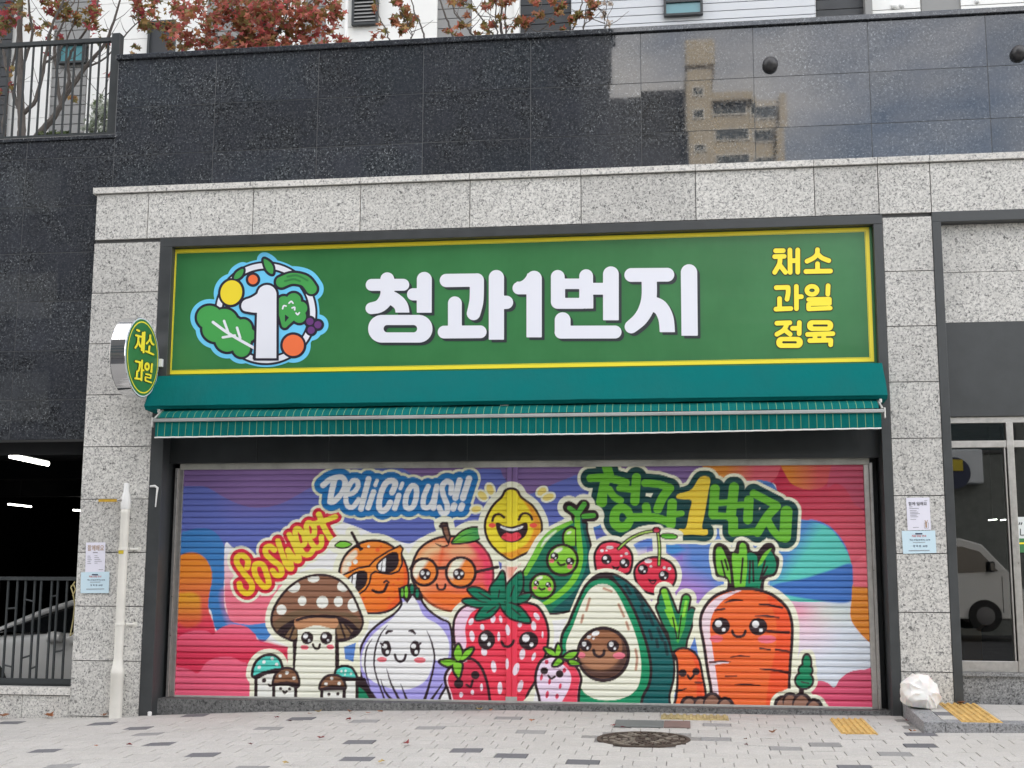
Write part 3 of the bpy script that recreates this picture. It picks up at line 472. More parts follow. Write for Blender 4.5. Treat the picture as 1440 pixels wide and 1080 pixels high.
def granite(name, base, dark, light, sc_=26, rough=.55, tone=(.93, 1.05), dirt=.12):
    m = mat(name, base, rough); v = coords(m)
    big = noise(m, v, 1.6, 5, .6, .3, .7)
    a = noise(m, v, sc_ * 1.9, 3, .75, .50, .61); b = noise(m, v, sc_ * 1.3, 3, .7, .44, .60); d = noise(m, v, sc_ * 1.1, 2, .6, .62, .70)
    c = mix(m, b, base, light); c = mix(m, a, c, dark); c = mix(m, d, c, tuple(x * .45 for x in dark))
    dk = nd(m, 'ShaderNodeMath', operation='MULTIPLY'); dk.inputs[1].default_value = dirt; lk(m, big, dk.inputs[0])
    c = mix(m, dk.outputs[0], c, tuple(x * .5 for x in base))
    lk(m, gain(m, c, island(m, *tone)), bsdf(m).inputs['Base Color']); bump(m, a, .08, .002); return m
M = {}
M['granite'] = granite('pale_granite', (.575, .562, .53), (.25, .248, .24), (.73, .715, .675), 28, .55, (.88, 1.05), .22)
M['coping'] = granite('granite_coping', (.64, .62, .58), (.36, .355, .34), (.72, .70, .66))
M['kerb'] = granite('kerb_granite', (.27, .27, .275), (.13, .13, .135), (.36, .36, .365), 30)
M['base'] = granite('base_granite', (.22, .22, .22), (.08, .08, .08), (.36, .36, .35), 30)
M['sill'] = granite('shaded_dirty_sill_granite', (.15, .15, .148), (.06, .06, .06), (.24, .24, .235), 26, .7, (.8, 1.1), .4)  # dirty granite, base also darkened to carry the shade at the shutter foot
def polished():
    m = mat('black_polished_granite', (.02, .022, .027), .055, 0, .5); b = bsdf(m); b.inputs['IOR'].default_value = 1.66
    v = coords(m); a = noise(m, v, 38, 3, .75, .44, .66); f = noise(m, v, 50, 3, .7, .575, .66); big = noise(m, v, 3, 4, .6, .35, .65)
    c = mix(m, a, (.017, .019, .022), (.078, .084, .092)); c = mix(m, f, c, (.23, .245, .26)); c2 = mix(m, big, c, mix(m, .7, c, (.04, .044, .055)))
    lk(m, gain(m, c2, island(m, .8, 1.15)), b.inputs['Base Color'])
    r = nd(m, 'ShaderNodeMapRange'); r.inputs['To Min'].default_value = .015; r.inputs['To Max'].default_value = .05; lk(m, a, r.inputs['Value']); lk(m, r.outputs['Result'], b.inputs['Roughness']); return m
M['black'] = polished()
def rough_paint(name, col, rough=.5, amt=.2, sc_=6, metal=0., spec=.5):
    m = mat(name, col, rough, metal, spec); v = coords(m); n = noise(m, v, sc_, 5, .65, .3, .7)
    lk(m, mix(m, n, tuple(x * (1 - amt) for x in col[:3]), tuple(min(1, x * (1 + amt * .5)) for x in col[:3])), bsdf(m).inputs['Base Color'])
    r = nd(m, 'ShaderNodeMapRange'); r.inputs['To Min'].default_value = rough * .8; r.inputs['To Max'].default_value = min(1, rough * 1.2); lk(m, n, r.inputs['Value']); lk(m, r.outputs['Result'], bsdf(m).inputs['Roughness']); return m
M['frame'] = rough_paint('charcoal_metal', (.046, .050, .052), .42, .18)
M['fascia'] = rough_paint('dark_fascia_metal', (.019, .022, .024), .4, .2)
M['darkgap'] = mat('joint_backing', (.10, .10, .10), .9)  # dark grey backing seen through the panel joints
M['darkjoint'] = mat('grey_joint', (.17, .175, .18), .8)
M['steel'] = rough_paint('brushed_steel', (.50, .48, .46), .34, .15, 20, .9)
M['chrome'] = mat('mirror_steel', (.82, .82, .83), .06, 1.)
M['alu'] = rough_paint('aluminium', (.62, .61, .58), .38, .1, 12, .55)
M['whitepaint'] = rough_paint('white_paint', (.78, .78, .76), .5, .06, 3)
M['pvc'] = rough_paint('cream_pvc', (.74, .72, .66), .42, .08, 5)
M['rail'] = rough_paint('dark_rail_paint', (.035, .04, .042), .45, .15)
M['greyside'] = rough_paint('grey_siding', (.26, .26, .255), .6, .08)
M['whiteside'] = rough_paint('white_siding', (.80, .80, .775), .6, .05, 2)
M['bluside'] = rough_paint('cool_white_siding', (.60, .62, .645), .5, .05, 2)
M['darkside'] = rough_paint('dark_siding', (.035, .038, .042), .5, .15)
M['asphalt'] = rough_paint('asphalt', (.05, .05, .052), .9, .25, 8)
M['concrete'] = rough_paint('dark_concrete', (.10, .10, .10), .85, .2, 3)
def glass(name, tint=(.55, .58, .58), refl=1.5, rough=.01):
    m = bpy.data.materials.new(name); m.use_nodes = True; t = m.node_tree; t.nodes.clear()
    o = N(t, 'ShaderNodeOutputMaterial'); a = N(t, 'ShaderNodeBsdfTransparent'); a.inputs['Color'].default_value = tint + (1,)
    g = N(t, 'ShaderNodeBsdfGlossy'); g.inputs['Roughness'].default_value = rough; fr = N(t, 'ShaderNodeFresnel'); fr.inputs['IOR'].default_value = refl
    x = N(t, 'ShaderNodeMixShader'); t.links.new(fr.outputs[0], x.inputs[0]); t.links.new(a.outputs[0], x.inputs[1]); t.links.new(g.outputs[0], x.inputs[2]); t.links.new(x.outputs[0], o.inputs[0]); return m
M['glass'] = glass('shop_glass', (.30, .34, .33), 2.35)
M['winglass'] = mat('window_glass', (.03, .05, .055), .06, 0, .8)
M['cyanglass'] = mat('tinted_window_glass', (.10, .26, .29), .08, 0, .7)
def emis(name, col, s):
    m = bpy.data.materials.new(name); m.use_nodes = True; b = bsdf(m); b.inputs['Base Color'].default_value = col + (1,); b.inputs['Emission Color'].default_value = col + (1,); b.inputs['Emission Strength'].default_value = s; return m
M['tube'] = emis('lit_tube', (1., .97, .88), 4.)

# ------------------------------------------------------------------ mesh kit
class MB:
    def __init__(s): s.v = []; s.f = []; s.m = []
    def add(s, vs, fs, mi=0):
        o = len(s.v); s.v += [tuple(map(float, p)) for p in vs]; s.f += [tuple(o + i for i in f) for f in fs]; s.m += [mi] * len(fs)
    def box(s, x0, x1, y0, y1, z0, z1, mi=0):
        s.add([(x0, y0, z0), (x1, y0, z0), (x1, y1, z0), (x0, y1, z0), (x0, y0, z1), (x1, y0, z1), (x1, y1, z1), (x0, y1, z1)],
              [(0, 3, 2, 1), (4, 5, 6, 7), (0, 1, 5, 4), (1, 2, 6, 5), (2, 3, 7, 6), (3, 0, 4, 7)], mi)
    def prism(s, pts, axis, a, b, mi=0):          # polygon in the two other axes, extruded along axis
        n = len(pts)
        def q(p, t): return {'x': (t, p[0], p[1]), 'y': (p[0], t, p[1]), 'z': (p[0], p[1], t)}[axis]
        s.add([q(p, a) for p in pts] + [q(p, b) for p in pts], [tuple(range(n)), tuple(range(2 * n - 1, n - 1, -1))] + [(i, i + n, (i + 1) % n + n, (i + 1) % n) for i in range(n)], mi)
    def tube(s, pts, r, seg=8, mi=0, cap=True):
        pts = [Vector(p) for p in pts]; rr = r if isinstance(r, (list, tuple)) else [r] * len(pts)
        rings = []; up = None
        for i, p in enumerate(pts):
            d = (pts[min(i + 1, len(pts) - 1)] - pts[max(i - 1, 0)]).normalized()
            a = d.cross(Vector((0, 0, 1)) if abs(d.z) < .9 else Vector((1, 0, 0))).normalized() if up is None else (up - d * up.dot(d)).normalized()
            up = a; b = d.cross(a)
            rings.append([p + (a * math.cos(2 * math.pi * k / seg) + b * math.sin(2 * math.pi * k / seg)) * rr[i] for k in range(seg)])
        vs = [q for g in rings for q in g]; fs = []
        for i in range(len(pts) - 1):
            for k in range(seg): fs.append((i * seg + k, i * seg + (k + 1) % seg, (i + 1) * seg + (k + 1) % seg, (i + 1) * seg + k))
        if cap: fs += [tuple(range(seg - 1, -1, -1)), tuple((len(pts) - 1) * seg + k for k in range(seg))]
        s.add(vs, fs, mi)
    def lathe(s, prof, c, axis='z', seg=24, mi=0):   # prof: (radius, height) pairs
        vs = []; fs = []
        for r, h in prof:
            for k in range(seg):
                a = 2 * math.pi * k / seg; x, y = r * math.cos(a), r * math.sin(a)
                vs.append({'z': (c[0] + x, c[1] + y, c[2] + h), 'y': (c[0] + x, c[1] + h, c[2] + y), 'x': (c[0] + h, c[1] + x, c[2] + y)}[axis])
        for i in range(len(prof) - 1):
            for k in range(seg): fs.append((i * seg + k, i * seg + (k + 1) % seg, (i + 1) * seg + (k + 1) % seg, (i + 1) * seg + k))
        fs += [tuple(range(seg - 1, -1, -1)), tuple((len(prof) - 1) * seg + k for k in range(seg))]
        s.add(vs, fs, mi)
    def build(s, name, mats, parent=None, bevel=0, smooth_=False, label=None):
        me = bpy.data.meshes.new(name); me.from_pydata(s.v, [], s.f)
        mats = mats if isinstance(mats, (list, tuple)) else [mats]
        for m in mats: me.materials.append(m)
        me.polygons.foreach_set('material_index', s.m)
        bm = bmesh.new(); bm.from_mesh(me); bmesh.ops.recalc_face_normals(bm, faces=bm.faces); bm.to_mesh(me); bm.free()
        if smooth_: me.polygons.foreach_set('use_smooth', [True] * len(me.polygons))
        o = bpy.data.objects.new(name, me); COL.objects.link(o)
        if parent: o.parent = parent; o.matrix_parent_inverse = Matrix.Translation(-parent.location)
        if bevel:
            b = o.modifiers.new('bevel', 'BEVEL'); b.width = bevel; b.segments = 2; b.limit_method = 'ANGLE'
        if smooth_ and not bevel:
            e = o.modifiers.new('split', 'EDGE_SPLIT'); e.split_angle = math.radians(40)
        if label: o['label'] = label
        return o
def tag(o, label=None, cat=None, group=None, kind=None):
    if label: o['label'] = label
    if cat: o['category'] = cat
    if group: o['group'] = group
    if kind: o['kind'] = kind
    return o
def thing(name, label, cat, loc=(0, 0, 0), group=None):
    o = bpy.data.objects.new(name, None); COL.objects.link(o); o.location = loc; o.empty_display_size = .2
    return tag(o, label, cat, group)
def px_mesh(layers, plane, h, name, parent=None, label=None):
    """flat inlay: layers = [(shape, material, lift)], plane = (origin, a-axis, b-axis, normal); shapes are cut by marching squares"""
    O, A, B, Nn = [np.array(q, float) for q in plane]; vs = []; fs = []; ms = []; mats = []
    for shp, m, lift in layers:
        if m not in mats: mats.append(m)
        mi = mats.index(m)
        b = shp.bb; cs = []
        for u, v in ((b[0], b[1]), (b[2], b[1]), (b[0], b[3]), (b[2], b[3])):
            d = (u - 720) / FPX * CM[0] + (540 - v) / FPX * CM[1] + CM[2]
            t = np.dot(O - CAMPOS, Nn) / np.dot(d, Nn); q = CAMPOS + t * d - O; cs.append((q @ A, q @ B))
        cs = np.array(cs); a0, b0 = cs.min(0) - 2 * h; a1, b1 = cs.max(0) + 2 * h
        na, nb = int((a1 - a0) / h) + 2, int((b1 - b0) / h) + 2
        aa = a0 + h * np.arange(na); bb = b0 + h * np.arange(nb); ga, gb = np.meshgrid(aa, bb)
        W3 = O + ga.reshape(-1, 1) * A + gb.reshape(-1, 1) * B
        u, v = proj(W3); D = shp.f(u, v).reshape(nb, na); D = np.where(np.abs(D) < 1e-5, 1e-5, D); I = D < 0
        def emit(pts):
            o = len(vs)
            for x, y in pts: vs.append(tuple(O + x * A + y * B + Nn * lift))
            fs.append(tuple(range(o, o + len(pts)))); ms.append(mi)
        full = I[:-1, :-1] & I[1:, :-1] & I[:-1, 1:] & I[1:, 1:]; anyc = I[:-1, :-1] | I[1:, :-1] | I[:-1, 1:] | I[1:, 1:]
        for j in range(nb - 1):
            row = full[j]; i = 0
            idx = np.nonzero(row)[0]
            if len(idx):
                br = np.nonzero(np.diff(idx) > 1)[0]; st = np.concatenate([[0], br + 1]); en = np.concatenate([br, [len(idx) - 1]])
                for s_, e_ in zip(st, en): emit([(aa[idx[s_]], bb[j]), (aa[idx[e_] + 1], bb[j]), (aa[idx[e_] + 1], bb[j + 1]), (aa[idx[s_]], bb[j + 1])])
            for i in np.nonzero(anyc[j] & ~row)[0]:
                c = [(i, j), (i + 1, j), (i + 1, j + 1), (i, j + 1)]; pts = []
                for k in range(4):
                    p, q = c[k], c[(k + 1) % 4]; dp, dq = D[p[1], p[0]], D[q[1], q[0]]
                    if dp < 0: pts.append((aa[p[0]], bb[p[1]]))
                    if (dp < 0) != (dq < 0):
                        t = dp / (dp - dq); pts.append((aa[p[0]] + t * (aa[q[0]] - aa[p[0]]), bb[p[1]] + t * (bb[q[1]] - bb[p[1]])))
                if len(pts) > 2: emit(pts)
    me = bpy.data.meshes.new(name); me.from_pydata(vs, [], fs)
    for m in mats: me.materials.append(m)
    me.polygons.foreach_set('material_index', ms); me.update()
    o = bpy.data.objects.new(name, me); COL.objects.link(o)
    if parent: o.parent = parent; o.matrix_parent_inverse = Matrix.Translation(-parent.location)
    if label: o['label'] = label
    return o
FRONT = lambda y: ((0, y, 0), (1, 0, 0), (0, 0, 1), (0, -1, 0))
def panels(mb, xs, zs, y, t=.03, gap=.008, tilt=0., mi=0):
    for i in range(len(xs) - 1):
        for k in range(len(zs) - 1):
            x0, x1, z0, z1 = xs[i] + gap / 2, xs[i + 1] - gap / 2, zs[k] + gap / 2, zs[k + 1] - gap / 2
            e = [random.uniform(-tilt, tilt) for _ in range(3)]
            f = [y + e[0], y + e[1], y + e[1] + e[2] - e[0] + e[0], y + e[0] + e[2]]
            mb.add([(x0, f[0], z0), (x1, f[1], z0), (x1, f[2], z1), (x0, f[3], z1), (x0, y + t, z0), (x1, y + t, z0), (x1, y + t, z1), (x0, y + t, z1)],
                   [(0, 1, 2, 3), (0, 4, 5, 1), (1, 5, 6, 2), (2, 6, 7, 3), (3, 7, 4, 0)], mi)

# ------------------------------------------------------------------ ground
_gx = [-60, -9, -6.0, -4.1, -3.1, -1.6, .7, 1.8, 3, 6, 60]; _gz = [-1.75, -1.49, -1.425, -1.335, -1.305, -1.275, -1.272, -1.262, -1.235, -1.2, -1.0]
def gz(x, y): return float(np.interp(x, _gx, _gz)) + .03 * min(0, max(y, -8))
g = MB(); g.add([(-400, -500, -1.95), (400, -500, -1.95), (400, 300, -1.95), (-400, 300, -1.95)], [(0, 1, 2, 3)])
tag(g.build('ground', M['asphalt']), kind='structure')
r_ = MB(); xs = [-60, -30, -9, -6, -4.1, -1.6, 1.8, 6, 30, 60]
for i in range(len(xs) - 1): r_.add([(xs[i], -22.4, gz(xs[i], -8) - .13), (xs[i + 1], -22.4, gz(xs[i + 1], -8) - .13), (xs[i + 1], -8, gz(xs[i + 1], -8) - .13), (xs[i], -8, gz(xs[i], -8) - .13)], [(0, 1, 2, 3)])
tag(r_.build('road', M['asphalt']), kind='structure')
kb = MB()
for i in range(60):
    x0 = -30 + i; kb.add([(x0 + .004, -8, gz(x0, -8) - .3), (x0 + .996, -8, gz(x0, -8) - .3), (x0 + .996, -7.8, gz(x0, -8) - .3), (x0 + .004, -7.8, gz(x0, -8) - .3), (x0 + .004, -8, gz(x0, -8) + .004), (x0 + .996, -8, gz(x0 + 1, -8) + .004), (x0 + .996, -7.8, gz(x0 + 1, -7.8) + .004), (x0 + .004, -7.8, gz(x0, -7.8) + .004)], [(0, 1, 5, 4), (4, 5, 6, 7), (1, 2, 6, 5), (3, 0, 4, 7), (2, 3, 7, 6)])
tag(kb.build('kerb', M['kerb']), kind='structure')
def paver_mat(name, c, var):
    m = mat(name, c, .8); v = coords(m); n = noise(m, v, 9, 6, .7, .3, .7); f = noise(m, v, 90, 3, .7, .4, .65); big = noise(m, v, .9, 4, .6, .35, .7)
    k = mix(m, f, tuple(x * .80 for x in c), tuple(min(1, x * 1.1) for x in c)); k = mix(m, n, mix(m, .25, k, tuple(x * .5 for x in c)), k)
    d = nd(m, 'ShaderNodeMath', operation='MULTIPLY'); d.inputs[1].default_value = .28; lk(m, big, d.inputs[0]); k = mix(m, d.outputs[0], k, tuple(x * q for x, q in zip(c, (.72, .70, .66))))
    lk(m, gain(m, k, island(m, *var)), bsdf(m).inputs['Base Color']); bump(m, f, .25, .002); return m
M['paver'] = paver_mat('pale_paver', (.525, .505, .475), (.95, 1.04)); M['paver_mid'] = paver_mat('mid_grey_paver', (.30, .297, .29), (.9, 1.1)); M['paver_dark'] = paver_mat('dark_grey_paver', (.145, .145, .155), (.9, 1.15))
M['sand'] = rough_paint('joint_sand', (.27, .26, .245), .95, .3, 20)
PV = .24; PW = .192
def paver_cell(u, v):
    z = -1.33
    for _ in range(8): x, y = G(u, v, z); z = gz(x, y)
    j = math.floor(-y / PW); sh = (j % 2) * PV / 2 + .03 * math.sin(j * 2.3); return j, math.floor((x - sh) / PV), x, y
DK = {}
for tone, pts in ((2, [(135, 1018), (187, 1024), (223, 1044), (58, 1054), (295, 1062), (270, 1007), (10, 1018), (440, 1009), (520, 1044), (482, 1066), (678, 1053), (718, 1060), (875, 1030), (732, 1060), (838, 1072), (1310, 1033), (1310, 1047), (1195, 1076)]),
                  (1, [(222, 1030), (82, 1076), (345, 1077), (505, 1016), (372, 1024), (616, 1023), (705, 1008), (757, 1028), (1000, 1040), (1113, 1051), (1170, 1045), (1272, 1063), (1010, 1019)])):
    for u, v in pts: DK[paver_cell(u, v)[:2]] = tone
mhx, mhy = G(905, 1045, -1.35)[0], -1.52
pv = MB(); rowsT = MB()
for j in range(0, 41):
    y1, y0 = -j * PW, -(j + 1) * PW; sh = (j % 2) * PV / 2 + .03 * math.sin(j * 2.3)
    for i in range(-52 if j > 0 else -52, 40):
        x0 = i * PV + sh; x1 = x0 + PV; cx, cy_ = (x0 + x1) / 2, (y0 + y1) / 2
        if x0 > 13 or (cx > 1.93 and cy_ > -1.0) : continue
        if math.hypot(max(abs(cx - mhx) - .1, 0), max(abs(cy_ - mhy) - .1, 0)) < .30: continue
        tone = DK.get((j, i), 0)
        if tone == 0 and j > 18 and random.random() < .05: tone = random.choice((1, 2))
        e = [random.gauss(0, .0010) for _ in range(3)]; q = .0045 if random.random() < .5 else .006
        a = [(x0 + q / 2, y0 + q / 2), (x1 - q / 2, y0 + q / 2), (x1 - q / 2, y1 - q / 2), (x0 + q / 2, y1 - q / 2)]
        zt = [gz(*p) + e[0] + (e[1] if k in (1, 2) else 0) + (e[2] if k in (2, 3) else 0) for k, p in enumerate(a)]
        b_ = [(p[0] + s_ * .004, p[1] + t_ * .004) for p, s_, t_ in zip(a, (1, -1, -1, 1), (1, 1, -1, -1))]
        pv.add([(p[0], p[1], z - .03) for p, z in zip(a, zt)] + [(p[0], p[1], z - .003) for p, z in zip(a, zt)] + [(p[0], p[1], z) for p, z in zip(b_, zt)],
               [(8, 9, 10, 11)] + [(k, (k + 1) % 4, 4 + (k + 1) % 4, 4 + k) for k in range(4)] + [(4 + k, 4 + (k + 1) % 4, 8 + (k + 1) % 4, 8 + k) for k in range(4)], tone)
tag(pv.build('pavement', [M['paver'], M['paver_mid'], M['paver_dark']]), kind='structure')
bd = MB(); xs = [-14] + _gx[2:-1] + [14]
for a, b in zip(xs[:-1], xs[1:]):
    for y1, y0 in ((.4, -8), ): bd.add([(a, y0, gz(a, y0) - .009), (b, y0, gz(b, y0) - .009), (b, 0, gz(b, 0) - .009), (a, 0, gz(a, 0) - .009), (a, .4, gz(a, 0) - .009), (b, .4, gz(b, 0) - .009)], [(0, 1, 2, 3), (3, 2, 5, 4)])
tag(bd.build('pavement_bedding', M['sand']), kind='structure')

# ------------------------------------------------------------------ the shop building
SHOP = thing('shop_building', 'shop building clad in pale speckled granite below polished black granite', 'building', (0, 0, -1.3))
LX0, LX1, RX0, RX1 = -6.01, -5.289, 1.924, 2.38
RY = .27                                                     # how far the shutter stands back
zr = [3.363 - .5293 * k for k in range(9)]
gp = MB()
panels(gp, [LX0, LX1], [-1.5, -1.405] + zr[::-1], 0.); panels(gp, [RX0, RX1], [-1.3] + zr[::-1], 0.)
panels(gp, [LX0, -5.44, -4.311, -3.185, -2.062, -.95, .17, 1.302, 1.9, 2.383, 3.5, 4.62, 5.74, 6.86, 8], [3.363 + .035, 3.885], 0.)
gp.box(LX0, 8, .03, .30, 3.35, 3.9, 1); gp.box(LX0 + .004, LX1 - .004, .03, RY + .25, -1.6, 3.35, 1); gp.box(RX0 + .004, RX1 - .004, .03, RY + .25, -1.6, 3.35, 1)
gp.box(LX0, LX0 + .03, .0301, .5, -1.5, 3.88, 0)
gp.build('granite_cladding', [M['granite'], M['darkgap']], SHOP)
cp = MB(); panels(cp, [LX0 - .03, -5.44, -4.311, -3.185, -2.062, -.95, .17, 1.302, 1.9, 2.383, 3.5, 4.62, 5.74, 6.86, 8], [3.888, 3.955], -.03, .12, .006)
cp.add([(LX0 - .03, -.03, 3.952), (8, -.03, 3.952), (8, .12, 3.956), (LX0 - .03, .12, 3.956)], [(0, 1, 2, 3)]); cp.box(LX0 - .03, LX0 - .027, -.03, .5, 3.888, 3.955)
cp.build('granite_ledge', M['coping'], SHOP)
TZ = 5.41; DY = .07
dk = MB()
dxs = [-5.88, -4.793, -3.68, -2.57, -1.46, -.35, .76, 1.87, 2.98, 4.09, 5.2, 6.31, 7.42, 8.5]
panels(dk, dxs, [3.90, 4.325, 4.85, TZ - .03], DY, .03, .007, .0009)
panels(dk, [-14.1, -13, -11.9, -10.8, -9.07, -7.97, -6.86, -5.88], [1.33, 1.74, 2.255, 2.775, 3.295, 3.8, 4.325, 4.52], DY, .03, .007, .0009)
dk.box(-5.885, 8.5, DY + .005, .34, 4.0, TZ - .04, 1); dk.box(-14, -5.886, DY + .005, .34, 1.335, 4.515, 1); dk.box(-5.886, -5.5, DY + .016, .34, 1.335, 4.0, 1)
dk.build('black_granite_wall', [M['black'], M['darkjoint']], SHOP)
cpp = MB(); cpp.box(-5.90, 8.5, DY - .035, .36, TZ - .03, TZ + .025); cpp.build('black_wall_coping', M['black'], SHOP, .006)
cpl = MB(); cpl.box(-14, -5.86, DY - .02, .36, 4.52, 4.56); cpl.build('black_terrace_coping', M['black'], SHOP, .005)
tf = MB(); tf.box(-14, -5.9, .36, 4.3, 4.3, 4.45); tf.box(-5.9, 9, .36, 4.3, 4.7, 5.0); tf.build('terrace_floor', M['concrete'], SHOP)
# opening: charcoal reveal frame, fascia, threshold
fr = MB(); FW = .085
fr.box(LX1, RX0, -.008, RY + .1, 3.30, 3.393); fr.box(LX1, LX1 + .13, -.006, RY + .1, -1.42, 3.30); fr.box(RX0 - FW, RX0, -.006, RY + .1, -1.3, 3.30)
fr.build('opening_frame', M['frame'], SHOP, .004)
fa = MB(); fa.box(LX1 + .13, RX0 - FW, RY - .10, RY + .1, 1.085, 2.2)
for x in (-4.25, -3.5, -2.1, -.75, .6): fa.box(x, x + .006, RY - .103, RY - .099, 1.09, 2.1, 1)
fa.build('fascia_panel', [M['fascia'], M['frame']], SHOP)
thr = MB(); zt = -1.235
panels(thr, [LX1 + .1, -4.5, -3.4, -2.3, -1.2, -.1, 1.0, RX0 - .02], [-1.55, zt], RY - .14, .45, .004); thr.add([(LX1 + .1, RY - .14, zt), (RX0, RY - .14, zt), (RX0, RY + .4, zt), (LX1 + .1, RY + .4, zt)], [(0, 1, 2, 3)])
thr.build('threshold', M['sill'], SHOP)
bk = MB(); bk.box(LX1 + .05, RX0, RY + .12, RY + .2, -1.3, 3.3); bk.build('back_wall', M['fascia'], SHOP)

# ------------------------------------------------------------------ roller shutter with the mural
SHUT = thing('roller_shutter', 'closed roller shutter painted with smiling fruit and vegetable mural', 'shutter', (-1.6, RY, zt))
def mural_mat():
    m = mat('mural_paint', (.5, .5, .5), .38, 0, .35)
    a = nd(m, 'ShaderNodeVertexColor'); a.layer_name = 'paint'; v = coords(m, (1, 1, 6)); n = noise(m, v, 5, 5, .7, .35, .75)
    k = nd(m, 'ShaderNodeMath', operation='MULTIPLY'); k.inputs[1].default_value = .14; lk(m, n, k.inputs[0])
    lk(m, mix(m, k.outputs[0], a.outputs['Color'], mix(m, .5, a.outputs['Color'], (.25, .23, .22))), bsdf(m).inputs['Base Color']); return m
M['mural'] = mural_mat()
SX0, SX1 = P(259, 657, RY)[0], P(1227, 990, RY)[0]; SZ0, SZ1 = zt + .012, 1.03
PITCHZ = .0608; nsl = int(round((SZ1 - SZ0) / PITCHZ)); PITCHZ = (SZ1 - SZ0) / nsl
def slat_prof():
    pr = [(0, .017), (.05, .017), (.075, .003), (.12, -.0008), (.28, -.0016), (.44, -.0020), (.60, -.0016), (.74, -.0004), (.79, .0025), (.82, .005), (.85, .0025), (.92, .0008), (.96, .003), (.99, .017)]
    return pr
def curtain(name, x0, x1, par):
    pr = slat_prof(); zz = []; dd = []
    for k in range(nsl):
        for t, d in pr: zz.append(SZ0 + (k + t) * PITCHZ); dd.append(d)
    nx = int((x1 - x0) / .0052) + 1; xx = np.linspace(x0, x1, nx)
    wob = .0012 * np.sin(xx * 1.7) + .0008 * np.sin(xx * 4.1 + 1)
    Xg, Zg = np.meshgrid(xx, zz); sl_ = np.repeat(np.array([random.gauss(0, .0018) for _ in range(nsl)]), len(pr))[:, None]
    Yg = RY + np.array(dd)[:, None] + wob[None, :] + sl_
    V = np.stack([Xg, Yg, Zg], -1).reshape(-1, 3); return grid_mesh(name, V, len(zz), nx, par)
def grid_mesh(name, V, nr, nc, par):
    flat = V.copy(); flat[:, 1] = RY; u, v = proj(flat); cv = Canvas(u, v); paint_mural(cv)
    i = np.arange(nr * nc).reshape(nr, nc); F = np.stack([i[:-1, :-1], i[:-1, 1:], i[1:, 1:], i[1:, :-1]], -1).reshape(-1, 4)
    me = bpy.data.meshes.new(name); me.vertices.add(len(V)); me.vertices.foreach_set('co', V.ravel()); me.loops.add(F.size); me.loops.foreach_set('vertex_index', F.ravel().astype(np.int32))
    me.polygons.add(len(F)); me.polygons.foreach_set('loop_start', np.arange(0, F.size, 4, dtype=np.int32)); me.polygons.foreach_set('loop_total', np.full(len(F), 4, np.int32)); me.update(calc_edges=True)
    c = np.ones((len(V), 4), np.float32); c[:, :3] = np.clip(cv.c * MURAL_GAIN, 0, .86); at_ = me.color_attributes.new('paint', 'FLOAT_COLOR', 'POINT'); at_.data.foreach_set('color', c.ravel())
    me.materials.append(M['mural']); me.polygons.foreach_set('use_smooth', [True] * len(F))
    o = bpy.data.objects.new(name, me); COL.objects.link(o); o.parent = par; o.matrix_parent_inverse = Matrix.Translation(-par.location); return o
MURAL_GAIN = 1.1
cxm = P(720, 800, RY)[0]
curtain('shutter_curtain', SX0, cxm - .052, SHUT); curtain('shutter_curtain', cxm + .052, SX1, SHUT)
def mull():
    pr = [(-.055, .0), (-.05, -.022), (-.008, -.022), (-.005, -.012), (.005, -.012), (.008, -.022), (.05, -.022), (.055, 0)]
    xx = []; yy = []
    for (a, b), (c, d) in zip(pr[:-1], pr[1:]):
        for t in np.linspace(0, 1, 6, endpoint=False): xx.append(cxm + a + (c - a) * t); yy.append(RY + b + (d - b) * t)
    xx.append(cxm + .055); yy.append(RY); zz = np.linspace(SZ0 + .05, SZ1, 430)
    Zg, Xg = np.meshgrid(zz, xx, indexing='ij'); Yg = np.tile(np.array(yy), (len(zz), 1)); grid_mesh('centre_post', np.stack([Xg, Yg, Zg], -1).reshape(-1, 3), len(zz), len(xx), SHUT)
mull()
m_ = MB(); m_.box(cxm - .055, cxm + .055, RY - .022, RY + .02, zt + .003, SZ0 + .05); m_.build('post_foot', M['alu'], SHUT)
gl = MB(); zg = SZ1 + .012
for s_, x in ((1, SX0), (-1, SX1)):
    a, b = sorted((x - s_ * .075, x - s_ * .045)); gl.box(a, b, RY - .045, RY + .05, zt + .004, zg); a, b = sorted((x - s_ * .0445, x + s_ * .004)); gl.box(a, b, RY - .02, RY + .05, zt + .004, zg)
    o = gl.build('guide_rail', M['steel'], SHUT, .003); gl = MB()
hd = MB(); hd.box(SX0 - .03, SX1 + .05, RY - .035, RY + .1, SZ1 - .004, SZ1 + .062); hd.build('header_rail', rough_paint('overspray_metal', (.42, .42, .38), .5, .45, 2.2, .2), SHUT, .003)
bb = MB(); bb.box(SX0, cxm - .055, RY - .014, RY + .02, zt + .002, SZ0 + .01); bb.box(cxm + .055, SX1, RY - .014, RY + .02, zt + .002, SZ0 + .01); bb.build('bottom_bar', M['alu'], SHUT, .002)

